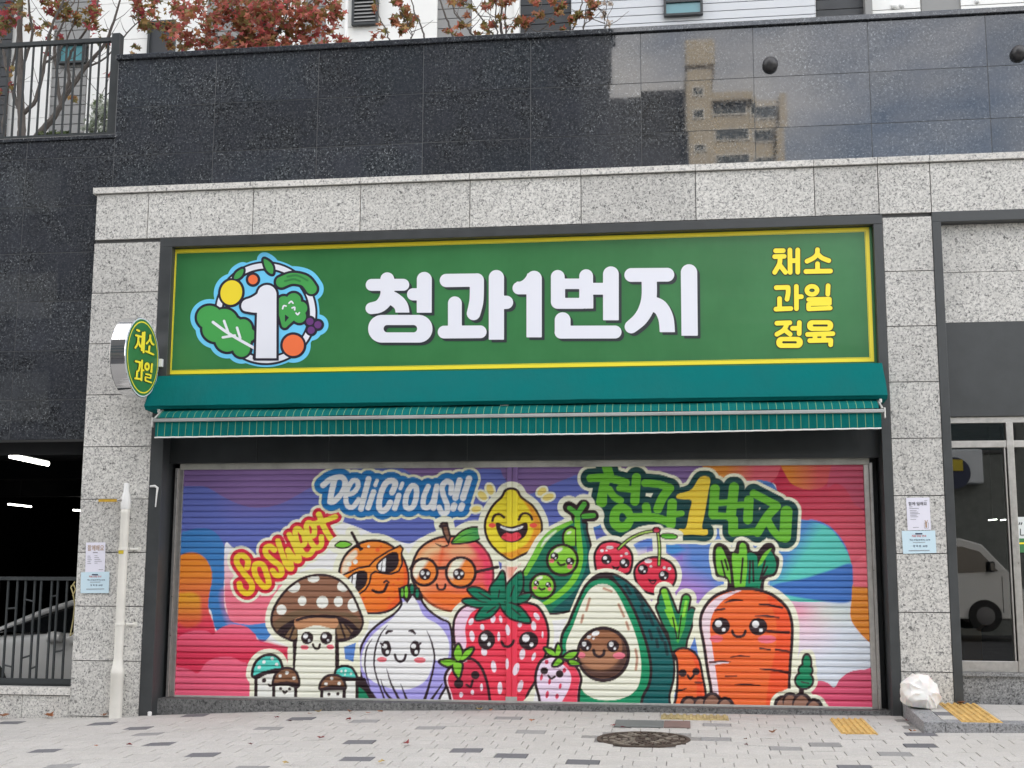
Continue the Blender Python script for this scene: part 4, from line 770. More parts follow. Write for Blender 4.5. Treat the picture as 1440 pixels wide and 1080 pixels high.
# ------------------------------------------------------------------ main shop sign
GY = .085
SIGN = thing('shop_sign', 'wide green shop sign with white Korean lettering and fruit emblem', 'sign', (-1.7, GY, 1.9))
def vinyl():
    m = mat('green_vinyl', s2l(52, 118, 66), .32, 0, .5); v = coords(m); n = noise(m, v, 1.1, 4, .6, .35, .65); st = noise(m, coords(m, (9, 1, .6)), 2.5, 4, .7, .35, .7)
    c = mix(m, n, s2l(48, 112, 62), s2l(58, 124, 72)); k = nd(m, 'ShaderNodeMath', operation='MULTIPLY'); k.inputs[1].default_value = .05; lk(m, st, k.inputs[0]); lk(m, mix(m, k.outputs[0], c, s2l(80, 140, 92)), bsdf(m).inputs['Base Color'])
    w_ = noise(m, coords(m, (.35, 1, 2.2)), 2.2, 3, .5, 0, 1); bump(m, w_, .10, .03); return m
M['vinyl'] = vinyl()
M['ivory'] = mat('white_vinyl', (.80, .81, .88), .35); M['shadow_ink'] = mat('charcoal_vinyl', s2l(46, 52, 56), .4); M['yellow'] = mat('yellow_vinyl', s2l(252, 232, 60), .4); M['brown_ink'] = mat('dark_brown_vinyl', s2l(52, 44, 22), .4)
fc = MB(); xa, xb = LX1 + .131, RX0 - FW - .001; za, zb = 1.93, 3.299
nx_, nz_ = 60, 14
for i in range(4):
    x0, x1 = [xa + (xb - xa) * t for t in (i / 4, (i + 1) / 4)]; fc.add([(x0, GY, za), (x1 - .0025, GY, za), (x1 - .0025, GY, zb), (x0, GY, zb)], [(0, 1, 2, 3)])
fc.box(xa, xb, GY + .002, GY + .05, za, zb); fc.build('face_panel', M['vinyl'], SIGN)
def ring_boxes(x0, x1, z0, z1, t, y, th):
    b = MB(); b.box(x0, x1, y, y + th, z0, z0 + t); b.box(x0, x1, y, y + th, z1 - t, z1); b.box(x0, x0 + t, y, y + th, z0 + t, z1 - t); b.box(x1 - t, x1, y, y + th, z0 + t, z1 - t); return b
bx0, bz1 = P(243.5, 351, GY); bx1 = P(1225, 400, GY)[0]; bz0 = P(238, 526.5, GY)[1]; bz1 = P(700, 336.5, GY)[1]
b = ring_boxes(bx0, bx1, bz0, bz1, .034, GY - .003, .002); b2 = ring_boxes(bx0 + .037, bx1 - .037, bz0 + .037, bz1 - .037, .005, GY - .003, .002); b.add(b2.v, b2.f); b.build('border', M['yellow'], SIGN)
def letter(shapes, sdx, sdy, label):
    s_ = uni(shapes); px_mesh([(shift(s_, sdx, sdy), M['shadow_ink'], .003), (s_, M['ivory'], .006)], FRONT(GY), .006, 'letter', SIGN, label)
SD = (3.9, 3.7)
at('S')
letter([line([(333, 272), (333, 330)], 50), line([(220, 313), (449, 312)], 43), line([(333, 330), (333, 380), (315, 430), (275, 468), (218, 482)], [50, 50, 50, 46, 42]), under(line([(330, 395), (385, 418), (430, 460), (444, 520), (446, 600)], 50), 513), under(line([(601, 273), (600, 640)], 54), 514), line([(520, 381), (590, 381)], 44), sub(rrect(195, 530, 660, 730, 99), rrect(307, 603, 549, 656, 26))], *SD, 'white Korean syllable, first of the name')
letter([line([(760, 281), (980, 278)], 48), line([(981, 280), (980, 390), (974, 450), (957, 519)], [51, 51, 51, 49]), line([(822, 446), (822, 650)], 50), line([(744, 654), (1005, 652)], 46), under(line([(1122, 260), (1122, 820)], 55), 709), line([(1122, 439), (1195, 439)], 48)], *SD, 'white Korean syllable with a branch to the right')
at('W')
letter([under(line([(155, 257), (155, 800)], 53.5), 668), line([(47, 325), (150, 325)], 43), poly([(30, 286), (60, 278), (85, 262), (103, 238), (112, 222), (155, 240), (150, 330), (60, 350)])], *SD, 'white numeral one')
letter([line([(320, 246), (320, 420)], 48), line([(518, 241), (518, 420)], 48), rrect(330, 258, 520, 331, 2), rrect(510, 380, 568, 467, 2), sub(rrect(272, 330, 540, 469, 48), rrect(371, 300, 470, 393, 4)), rrect(540, 288, 660, 370, 3), under(line([(691, 228), (691, 760)], 55), 549), line([(354, 548), (354, 622)], 55), line([(350, 632), (720, 631)], 45), rrect(298, 590, 420, 677, 44)], *SD, 'white Korean syllable with a boxed consonant')
letter([line([(833, 233), (1085, 231)], 48), line([(958, 262), (958, 380), (938, 468), (895, 540), (833, 594)], [53, 53, 53, 50, 46]), under(line([(960, 430), (1030, 455), (1070, 520), (1083, 600), (1086, 720)], 53), 632), under(line([(1236, 215), (1242, 800)], 57), 657)], *SD, 'white Korean syllable, last of the name')
at('Y')
def ysyl(sh, label, par=None, plane=None, h=.0035, ow=1.3, ink=None):
    s_ = uni(sh); px_mesh([(off(s_, ow), M['brown_ink'], .003), (s_, M['yellow'], .006)], plane or FRONT(GY), h, 'letter', par or SIGN, label)
k = 15
ysyl([line([(408, 238), (456, 237)], k), line([(402, 275), (462, 273)], k), line([(436, 280), (432, 320), (402, 374)], k), line([(432, 325), (470, 374)], k), line([(498, 233), (500, 374)], k), line([(548, 233), (548, 373)], k), line([(500, 301), (548, 300)], k)], 'yellow syllable, top left of the three lines')
ysyl([line([(673, 231), (672, 255)], k), line([(672, 258), (650, 282), (607, 304)], k), line([(674, 258), (700, 282), (744, 300)], k), line([(673, 320), (673, 366)], k), line([(600, 369), (755, 366)], k)], 'yellow syllable, top right of the three lines')
ysyl([line([(412, 471), (486, 469)], k), line([(487, 471), (487, 505), (480, 544)], k), line([(433, 540), (433, 600)], k), line([(410, 607), (504, 603)], k), line([(539, 463), (540, 604)], k), line([(540, 529), (571, 528)], k)], 'yellow syllable, left of the middle line')
ysyl([sub(ell(638, 488, 47, 40), ell(638, 488, 17, 11)), line([(740, 459), (738, 512)], k), line([(616, 546), (748, 543)], k - 1), line([(749, 545), (749, 570)], k - 1), line([(616, 575), (750, 571)], k - 2), line([(616, 578), (616, 603)], k - 1), line([(617, 606), (754, 600)], k - 1)], 'yellow syllable, right of the middle line')
ysyl([line([(416, 696), (498, 693)], k), line([(482, 696), (460, 738), (416, 766)], k), line([(462, 736), (500, 766)], k), line([(558, 692), (557, 762)], k), line([(515, 728), (556, 728)], k), sub(rrect(412, 782, 580, 853, 34), rrect(450, 810, 542, 824, 7))], 'yellow syllable, bottom left of the three lines')
ysyl([sub(rrect(607, 677, 772, 745, 32), rrect(643, 704, 738, 717, 6)), line([(610, 767), (770, 762)], k), line([(657, 768), (657, 800)], k), line([(712, 768), (712, 800)], k), line([(624, 806), (756, 803)], k), line([(757, 804), (756, 832)], k)], 'yellow syllable, bottom right of the three lines')
def emblem():
    at('L'); I = mat('emblem_ink', s2l(40, 36, 52), .4); lb = mat('sky_blue_vinyl', s2l(112, 204, 244), .4); gr = mat('leaf_green_vinyl', s2l(70, 160, 80), .4); pu = mat('purple_vinyl', s2l(106, 58, 122), .4); orr = mat('orange_vinyl', s2l(240, 116, 68), .4); ye = mat('lemon_vinyl', s2l(240, 216, 52), .4); dg = mat('deep_green_vinyl', s2l(54, 128, 68), .4)
    wv = M['ivory']; ringc = ell(783, 632, 296, 298)
    ring = sub(off(ringc, ts(18)), off(ringc, -ts(16))); ringi = sub(off(ringc, ts(31)), off(ringc, -ts(29)))
    leaf = uni(ell(428, 660, 80, 74), ell(520, 690, 86, 84), ell(640, 735, 56, 64), ell(470, 735, 88, 80), ell(540, 800, 76, 76), ell(620, 800, 70, 76), ell(630, 855, 54, 54), ell(680, 770, 36, 40), ell(560, 740, 90, 90))
    lem = ell(565, 502, 68, 78, 15); lf1 = poly([(582, 412), (598, 375), (640, 352), (636, 388), (608, 414)]); lf2 = poly([(772, 290), (812, 312), (830, 345), (826, 384), (795, 368), (776, 330)])
    cuc = line([(882, 436), (950, 412), (1030, 428), (1072, 478)], 34); bro = uni(ell(898, 565, 40), ell(960, 552, 46), ell(1006, 600, 40), ell(996, 652, 42), ell(905, 610, 46), ell(955, 615, 60), ell(935, 600, 56), line([(882, 630), (903, 706)], 19), line([(903, 706), (962, 655)], 17))
    gp_ = [ell(1062, 685, 23), ell(1113, 706, 23), ell(1070, 740, 23)]; big = ell(957, 836, 67); sm = ell(702, 420, 30)
    one = uni(both(line([(792, 515), (785, 1000)], [60, 66]), poly([(500, 400), (1000, 400), (1000, 918), (500, 918)], False)), poly([(632, 602), (632, 572), (650, 550), (695, 533), (735, 505), (752, 470), (800, 500), (760, 620), (660, 622)]))
    blobs = [leaf, lem, lf1, lf2, cuc, bro] + gp_ + [big]
    sil = uni(ringc, *blobs)
    Ls = [(off(sil, ts(43)), lb, .003), (uni(both(ringi, ringi), *[off(x, ts(16)) for x in blobs + [sm]]), I, .005)]
    Ls += [(sub(sub(ring, uni(*[off(x, ts(14)) for x in blobs])), poly([(700, 925), (700, 800), (860, 800), (860, 925)], False)), wv, .007)]
    Ls += [(leaf, gr, .007), (lem, ye, .007), (lf1, gr, .007), (lf2, gr, .007), (cuc, gr, .007), (bro, gr, .007), (big, orr, .007), (sm, orr, .007)] + [(x, pu, .007) for x in gp_]
    Ls += [(uni(line([(450, 690), (560, 768), (740, 870)], 9), line([(520, 682), (545, 752)], 8), line([(602, 725), (622, 790)], 8), line([(512, 786), (588, 774)], 8)), wv, .009), (uni(line([(920, 402), (980, 394), (1048, 426)], 6), line([(905, 430), (960, 418), (1000, 430)], 6)), dg, .009)]
    Ls += [(uni(*[line(q, 5) for q in ([(890, 605), (897, 586), (912, 588)], [(930, 570), (945, 558), (956, 570)], [(950, 600), (966, 596), (966, 612)], [(975, 632), (985, 642), (996, 630)])]), wv, .009), (poly([(905, 640), (905, 690), (930, 660)], False), I, .009)]
    Ls += [(off(one, ts(15)), I, .0095), (one, wv, .0115)]
    px_mesh(Ls, FRONT(GY), .0042, 'emblem', SIGN, 'round fruit and leaf emblem with a large numeral one')
emblem()

# ------------------------------------------------------------------ awnings
M['teal'] = wrinkle = rough_paint('teal_canvas', (.0, .127, .124), .85, .10, 1.2, 0, .15)
bump(wrinkle, noise(wrinkle, coords(wrinkle, (2.2, 1, .9)), 2.4, 5, .55, 0, 1), .35, .05)
COVER = thing('awning_cover', 'plain teal canvas cover boxed out below the green sign', 'awning', (-1.7, 0, 1.7))
ax0, ax1 = -5.262, 1.865; YB, YT = -.27, -.035
zt_, zb_ = P(700, 520, YT)[1], P(700, 563, YB)[1]
cvv = MB(); n_ = 28; sag = lambda t, k: .006 * math.sin(t * 9 + k) + .004 * math.sin(t * 23 + 2 * k)
prof = [(.10, zt_ + .012), (YT, zt_), (YT - .06, zt_ - .075), (YT - .15, zt_ - .19), (YB, zb_), (YB + .03, zb_ - .035), (.08, zb_ - .05)]
vs = [(ax0 + (ax1 - ax0) * i / n_, y + (sag(i / n_ * 7, k) if 0 < k < 5 else 0), z + (sag(i / n_ * 5, k) * .4 if 3 < k < 6 else 0)) for i in range(n_ + 1) for k, (y, z) in enumerate(prof)]
m = len(prof); cvv.add(vs, [(i * m + k, (i + 1) * m + k, (i + 1) * m + k + 1, i * m + k + 1) for i in range(n_) for k in range(m - 1)] + [tuple(range(m)), tuple(range(n_ * m + m - 1, n_ * m - 1, -1))])
o = cvv.build('canvas_skin', M['teal'], COVER, smooth_=True)
hem = MB(); hem.tube([(ax0, YB + .004, zb_ - .002), (ax1, YB + .004, zb_ - .002)], .008, 8); hem.build('hem', M['teal'], COVER)
AWN = thing('retractable_awning', 'rolled in teal awning with thin pale pinstripes and hanging valance', 'awning', (-1.7, 0, 1.4))
def stripes():
    m = mat('striped_canvas', (0, .16, .17), .85, 0, .15); v = coords(m); s_ = nd(m, 'ShaderNodeSeparateXYZ'); lk(m, v, s_.inputs[0])
    a = nd(m, 'ShaderNodeMath', operation='FRACT'); d = nd(m, 'ShaderNodeMath', operation='DIVIDE'); d.inputs[1].default_value = .0715; lk(m, s_.outputs['X'], d.inputs[0]); lk(m, d.outputs[0], a.inputs[0])
    c = nd(m, 'ShaderNodeMath', operation='LESS_THAN'); c.inputs[1].default_value = .075; lk(m, a.outputs[0], c.inputs[0]); n = noise(m, v, 2, 4, .6, .3, .7)
    lk(m, mix(m, c.outputs[0], mix(m, n, (.0, .100, .094), (.0, .127, .119)), (.17, .29, .15)), bsdf(m).inputs['Base Color']); return m
M['striped'] = stripes()
YF = -.36; wx0, wx1 = P(216, 600, YF)[0], P(1242, 590, YF)[0]; zbar = P(720, 584, YF)[1]; zval = P(720, 611, YF)[1]
can = MB(); n_ = 210
pr = [(.06, zbar + .17), (-.14, zbar + .13), (-.24, zbar + .105), (-.31, zbar + .065), (-.345, zbar + .02)]
vs = [(wx0 + .03 + (wx1 - wx0 - .06) * i / n_, y + .004 * math.sin(i * .35 + k), z + .003 * math.sin(i * .21 + k * 2)) for i in range(n_ + 1) for k, (y, z) in enumerate(pr)]
m = len(pr); can.add(vs, [(i * m + k, (i + 1) * m + k, (i + 1) * m + k + 1, i * m + k + 1) for i in range(n_) for k in range(m - 1)]); can.build('canopy', M['striped'], AWN, smooth_=True)
va = MB(); n_ = 420; zs_ = np.linspace(zbar - .02, zval + .008, 7)
vs = []
for i in range(n_ + 1):
    x = wx0 + .012 + (wx1 - wx0 - .024) * i / n_
    for k, z in enumerate(zs_):
        t = k / 6; vs.append((x + .010 * t * math.sin(x * 3.1), YF + .012 + t * (.010 * math.sin(x * 2 * math.pi / .143) + .014 * math.sin(x * 1.9 + 1)), z + (.008 * math.sin(x * 1.3) + .01 * (abs(x + 1.7) / 3.6) ** 6 * 1) * t))
va.add(vs, [(i * 7 + k, (i + 1) * 7 + k, (i + 1) * 7 + k + 1, i * 7 + k + 1) for i in range(n_) for k in range(6)]); va.build('valance', M['striped'], AWN, smooth_=True)
he = MB(); he.tube([tuple(np.array(vs[i * 7 + 6]) + (0, -.002, -.003)) for i in range(0, n_ + 1, 3)], .0075, 6); he.build('valance_hem', M['whitepaint'], AWN, smooth_=True)
fb = MB(); fb.box(wx0 - .008, wx1 + .008, YF - .012, YF + .03, zbar - .019, zbar + .012); fb.build('front_bar', rough_paint('grey_bar', (.40, .41, .40), .45, .1, 4, .3), AWN, .005)
for x, s_ in ((wx0, -1), (wx1, 1)):
    e = MB(); e.box(*sorted((x + s_ * .009, x + s_ * .024)), YF - .010, YF + .035, zbar - .07, zbar + .025); e.box(*sorted((x - s_ * .012, x + s_ * .012)), YF + .10, .0, zbar + .085, zbar + .12)
    e.tube([(x, YF + .02, zbar + .02), (x - s_ * .02, -.2, zbar + .12)], .012, 8); e.build('end_bracket', M['alu'], AWN, .004)
ws = MB(); wx, wz = P(708, 571, -.2); ws.box(wx - .03, wx + .05, -.22, -.19, wz - .012, wz + .012); ws.build('fixing_clip', M['alu'], AWN, .003)

# ------------------------------------------------------------------ round blade sign
BX = -5.235; bz = P(200, 503, -.42)[1]; 
zc = (P(200, 447, -.44)[1] + P(200, 559, -.44)[1]) / 2
YA = None
def on_x(u, v, X):
    d = (u - 720) / FPX * CM[0] + (540 - v) / FPX * CM[1] + CM[2]; t = X / d[0]; return d[1] * t - CDIST, d[2] * t
BX = -5.235
yl, yr = on_x(175.5, 503, BX)[0], on_x(225, 503, BX)[0]; bc = (yl + yr) / 2; zc = on_x(201, 503, BX)[1]; br_z = (on_x(201, 446.5, BX)[1] - on_x(201, 559.5, BX)[1]) / 2; br = br_z
bc = -.03 - br
BL = thing('blade_sign', 'round drum shaped blade sign with green face and chrome rim', 'sign', (BX, bc, zc))
d_ = MB(); d_.lathe([(br * .985, -.155), (br, -.148), (br, -.004), (br * .99, 0)], (BX, bc, zc), 'x', 72); d_.build('drum', M['chrome'], BL, smooth_=True)
PL = ((BX, 0, 0), (0, 1, 0), (0, 0, 1), (1, 0, 0))
def circ(r):                                           # disc on the sign's face, measured in metres, expressed in traced pixels
    def f(u, v):
        d = ((u - 720) / FPX)[:, None] * CM[0] + ((540 - v) / FPX)[:, None] * CM[1] + CM[2]; t = BX / d[:, 0]
        return (np.hypot(d[:, 1] * t - CDIST - bc, d[:, 2] * t - zc) - r) * 120
    return Sh(f, (165, 435, 235, 570))
px_mesh([(circ(br * .985), M['ivory'], .003), (circ(br * .955), M['vinyl'], .005), (sub(circ(br * .90), circ(br * .868)), M['yellow'], .007)], PL, .008, 'face', BL, 'green face with thin yellow ring')
at('Q'); k = 5.6
for sh_, lb_ in (([line([(768, 776), (780, 782)], k), line([(762, 806), (790, 814)], k), line([(776, 812), (772, 850), (758, 876)], k), line([(774, 838), (786, 870)], k), line([(800, 792), (794, 890)], k), line([(797, 838), (806, 840)], k), line([(810, 790), (804, 902)], k)], 'yellow syllable, top left'),
                 ([line([(842, 806), (840, 828), (822, 852)], k), line([(842, 826), (850, 850), (860, 858)], k), line([(838, 868), (834, 896)], k), line([(818, 896), (860, 914)], k)], 'yellow syllable, top right'),
                 ([line([(760, 952), (784, 958)], k), line([(784, 960), (782, 984), (776, 1006)], k), line([(768, 1010), (766, 1040)], k), line([(757, 1048), (788, 1052)], k), line([(796, 948), (792, 1058)], k), line([(794, 1000), (804, 1003)], k)], 'yellow syllable, bottom left'),
                 ([sub(ell(824, 982, 16, 24), ell(824, 982, 5, 9)), line([(852, 968), (848, 1012)], k), line([(818, 1024), (846, 1030)], k - 1), line([(846, 1030), (844, 1042)], k - 1), line([(816, 1040), (844, 1048)], k - 2), line([(815, 1042), (814, 1060)], k - 1), line([(814, 1060), (848, 1072)], k - 1)], 'yellow syllable, bottom right')):
    ysyl(sh_, lb_, BL, ((BX + .006, 0, 0), (0, 1, 0), (0, 0, 1), (1, 0, 0)), .006, .65)
br_ = MB(); br_.box(BX - .09, BX - .03, bc + br * .95, -.008, zc - .02, zc + .03); br_.box(BX + .004, BX + .04, -.05, -.007, zc - .03, zc + .05); br_.build('wall_bracket', M['whitepaint'], BL, .003)

# ------------------------------------------------------------------ right-hand bay: glazed entrance
fr = MB(); fr.box(RX1, 8, -.006, .25, 3.30, 3.40); fr.box(RX1, RX1 + .082, -.008, .25, -1.2, 3.30); fr.build('entrance_frame', M['frame'], SHOP, .004)
gi = MB(); panels(gi, [RX1 + .085, 3.95, 5.4, 6.8, 8], [2.345, 2.83, 3.297], .10, .03, .006); gi.box(RX1 + .085, 8, .115, .2, 2.345, 3.29, 1); gi.build('granite_infill', [M['granite'], M['darkgap']], SHOP)
dp = MB(); dp.box(RX1 + .083, 8, .085, .2, 1.455, 2.343); dp.build('dark_panel', M['frame'], SHOP)
gy = .14; mxa = P(1414, 620, gy)[0]; mxb = P(1424, 620, gy)[0]; ENT = MB()
ENT.box(RX1 + .083, 8, gy - .02, gy + .05, 1.395, 1.454); ENT.box(RX1 + .083, 8, gy - .03, gy + .05, 1.165, 1.228)
for x in (mxa, mxa + 1.25, mxa + 2.5, mxa + 3.75): ENT.box(x, x + mxb - mxa, gy - .038, gy + .05, -.872, 1.394)
ENT.box(RX1 + .083, mxa + .04, gy - .025, gy + .045, -.872, -.775); ENT.box(mxb + .001, 8, gy - .025, gy + .045, -.872, -.80); ENT.box(RX1 + .083, RX1 + .10, gy - .022, gy + .05, -.77, 1.16)
ENT.box(mxa - .026, mxa - .012, gy - .028, gy + .03, -.775, 1.165)
ent = ENT.build('entrance_door', M['steel'], SHOP, .003)
for x0, x1, z0, z1 in ((RX1 + .09, mxa, 1.228, 1.395), (mxb, 8, 1.228, 1.395), (RX1 + .09, mxa - .02, -.775, 1.166), (mxb, mxa + 1.25, -.80, 1.166), (mxa + 1.3, 8, -.80, 1.166)):
    gq = MB(); gq.add([(x0, gy, z0), (x1, gy, z0), (x1, gy, z1), (x0, gy, z1)], [(0, 1, 2, 3)]); gq.build('pane', M['glass'], ent)
sx0, sz1 = P(1431, 727, gy - .004); sz0 = P(1434, 777, gy - .004)[1]; szm = P(1434, 757, gy - .004)[1]
stk = MB(); stk.add([(sx0, gy - .004, sz0), (sx0 + .42, gy - .004, sz0), (sx0 + .42, gy - .004, szm), (sx0, gy - .004, szm)], [(0, 1, 2, 3)], 1); stk.add([(sx0, gy - .004, szm), (sx0 + .42, gy - .004, szm), (sx0 + .42, gy - .004, sz1), (sx0, gy - .004, sz1)], [(0, 1, 2, 3)], 0)
at('P'); M['sticker'] = mat('white_sticker', (.72, .76, .74), .5); M['ink'] = mat('black_ink', (.03, .035, .04), .6)
st_o = stk.build('sticker', [M['sticker'], mat('green_sticker', (.05, .20, .07), .5)], ent)
for q_, m_, nm in ((uni(line([(1434, 735), (1433, 737.5)], .8), line([(1437, 735), (1436, 737.5)], .8)), 'ink', 'quote_mark'), (line([(1435, 744), (1435, 752.5), (1440, 752.5)], .6, False), 'ink', 'letter'), (line([(1434, 764), (1442, 764)], 1.2), 'yellow', 'yellow_line')): px_mesh([(q_, M[m_], .002)], FRONT(gy - .004), .003, nm, ent)
bs = MB(); panels(bs, [RX1 + .083, 3.6, 4.8, 6, 8], [-1.3, -.90], .09, .1, .004); bs.box(RX1 + .083, 8, .06, .2, -.905, -.873); bs.build('entrance_plinth', M['base'], SHOP)
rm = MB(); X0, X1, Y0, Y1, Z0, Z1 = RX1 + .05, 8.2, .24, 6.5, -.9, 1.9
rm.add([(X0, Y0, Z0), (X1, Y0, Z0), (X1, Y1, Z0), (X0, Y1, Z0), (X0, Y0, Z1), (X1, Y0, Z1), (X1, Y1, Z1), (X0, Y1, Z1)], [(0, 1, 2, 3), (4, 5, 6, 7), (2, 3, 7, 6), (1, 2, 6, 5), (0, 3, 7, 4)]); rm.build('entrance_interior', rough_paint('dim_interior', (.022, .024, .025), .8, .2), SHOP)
for u in (1396, 1413):
    x, z = P(u, 731, 5); t = thing('glint_tube', 'small glowing tube added for a light glint in the entrance glass, %s' % ('left of the pair' if u < 1400 else 'right of the pair by the mullion'), 'lamp', (x, 5, z)); b = MB(); b.tube([(x - .05, 5.02, z - .004), (x + .05, 4.98, z + .006)], .008); b.build('tube', M['tube'], t); b = MB(); b.tube([(x, 5, z + .018), (x, 5, 1.9)], .006, 6); b.build('hanger', M['rail'], t)  # added glowing tubes imitate two lights reflected in the glass
x, z = P(1364, 922, .55); bx = thing('cardboard_box', 'brown open cardboard box standing inside the entrance glass', 'box', (x, .55, -.9)); b = MB(); kx = .085
M['card'] = rough_paint('cardboard', (.36, .20, .09), .8, .15)
b.box(x - kx, x + kx, .42, .60, -.9, z + .25); b.build('carton', M['card'], bx, .003)
for s_ in (-1, 1): b = MB(); b.add([(x + s_ * kx, .42, z + .25), (x + s_ * kx, .60, z + .25), (x + s_ * (kx + .05), .60, z + .29), (x + s_ * (kx + .05), .42, z + .29)], [(0, 1, 2, 3)]); b.build('flap', M['card'], bx)

# ------------------------------------------------------------------ left: car park opening, wall, fence, car
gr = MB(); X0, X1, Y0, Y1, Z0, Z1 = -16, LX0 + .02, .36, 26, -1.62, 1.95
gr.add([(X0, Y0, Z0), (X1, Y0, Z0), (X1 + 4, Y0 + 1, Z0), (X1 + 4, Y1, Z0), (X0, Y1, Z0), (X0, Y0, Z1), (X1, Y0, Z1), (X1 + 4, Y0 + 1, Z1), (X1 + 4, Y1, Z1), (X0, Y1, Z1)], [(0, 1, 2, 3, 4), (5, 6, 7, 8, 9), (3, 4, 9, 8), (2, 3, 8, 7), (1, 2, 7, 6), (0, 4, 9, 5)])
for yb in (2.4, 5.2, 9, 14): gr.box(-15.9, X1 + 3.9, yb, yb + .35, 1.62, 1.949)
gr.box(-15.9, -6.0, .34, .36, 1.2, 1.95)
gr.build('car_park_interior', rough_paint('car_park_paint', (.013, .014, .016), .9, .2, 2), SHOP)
for (u0, v0, u1, v1, y, r, lb) in ((14, 641, 68, 652.5, 3.3, .030, 'long bright lit tube lamp nearest the car park opening'), (11, 709, 44, 712.5, 12.5, .03, 'distant thin lit tube lamp at the left of the dark car park'), (103, 717.2, 122, 719.2, 14.5, .03, 'distant lit tube lamp partly hidden by the granite pillar')):
    r = .030 if y < 5 else .016; x0, z0 = P(u0, v0, y); x1, z1 = P(u1, v1, y + .5); t = thing('tube_lamp', lb, 'lamp', ((x0 + x1) / 2, y, z1), 'tube lamps in the car park')
    b = MB(); b.tube([(x0, y, z0), (x1, y + .5, z1)], r, 10); b.build('tube', M['tube'], t); b = MB(); b.tube([(x0, y, z0 + r + .012), (x1, y + .5, z1 + r + .012)], .012, 6); b.tube([((x0 + x1) / 2, y + .25, (z0 + z1) / 2 + r), ((x0 + x1) / 2, y + .25, 1.94)], .008, 6); b.build('hanger', M['rail'], t)
b = MB()
for yy, zz, rr in ((1.2, 1.72, .05), (5.0, 1.7, .05)): b.tube([(-15, yy, zz), (-3, yy + .6, zz)], rr, 10)
for xx in (-8.6, -7.4): b.tube([(xx, .5, 1.75), (xx, 12, 1.75)], .03, 8)
b.build('ceiling_pipe', rough_paint('grey_pipe', (.12, .12, .12), .7, .2), SHOP)
b = MB()
b.box(-11.6, -11.0, 15, 15.6, -1.62, 1.95)
b.build('car_park_column', rough_paint('column_paint', (.06, .06, .06), .8, .2), SHOP)
lw = thing('low_wall', 'low speckled granite wall with pale coping under the car park fence', 'wall', (-9, .1, -1.45)); b = MB(); panels(b, [-14, -12.6, -11.2, -9.8, -8.4, -7.65, -6.52, LX0 - .003], [-1.7, -1.215], .03, .2, .006); b.box(-14, LX0 - .004, .05, .3, -1.7, -1.22); b.build('wall_panels', M['granite'], lw)
b = MB(); panels(b, [-14, -12.6, -11.2, -9.8, -8.4, -7.65, -6.52, LX0 - .003], [-1.212, -1.135], .012, .3, .006); b.box(-14, LX0 - .004, .014, .32, -1.2, -1.137); b.build('coping', M['coping'], lw)
fy = .16; FN = thing('car_park_fence', 'dark metal fence with uneven bars in front of the parked car', 'fence', (-8, fy, -1.13))
ftz, fbz = P(50, 813.5, fy)[1], P(50, 957, fy)[1]; fxr = LX0 - .01
b = MB(); b.box(-14, fxr, fy - .022, fy + .022, ftz - .018, ftz + .018); b.build('top_rail', M['rail'], FN); b = MB(); b.box(-14, fxr, fy - .022, fy + .022, fbz - .03, fbz + .02); b.box(-14, fxr, fy - .01, fy + .012, -1.136, fbz - .031, 0); b.build('bottom_rail', M['rail'], FN)
bars = [P(u, 860, fy)[0] for u in (-4, 9.5, 22.5, 34, 47, 56, 71, 79.5, 92.5)]; k = bars[:]
while k[-1] - 2 > -16 and len(bars) < 60:
    q = [x - (bars[8] - bars[0] + .12) for x in k]; bars += [x for x in q if x > -13.9]; k = q
    if q[0] < -13.9: break
for x in bars: b = MB(); b.box(x - .009, x + .009, fy - .01, fy + .01, fbz + .02, ftz - .018); b.build('bar', M['rail'], FN)
for a, c in (((36, 843), (47, 846)), ((10.5, 856), (23.5, 855)), ((72.5, 839), (80, 837.5)), ((29, 926), (42, 922)), ((5, 935), (18, 938)), ((42, 941), (51, 937)), ((75, 917), (88, 914.5))):
    (xa_, za_), (xb_, zb2) = P(*a, fy), P(*c, fy)
    for s_ in (0, 1, 2, 3): b = MB(); b.tube([(xa_ - s_ * (bars[8] - bars[0] + .12), fy, za_), (xb_ - s_ * (bars[8] - bars[0] + .12), fy, zb2)], .009, 4); b.build('cross_link', M['rail'], FN)
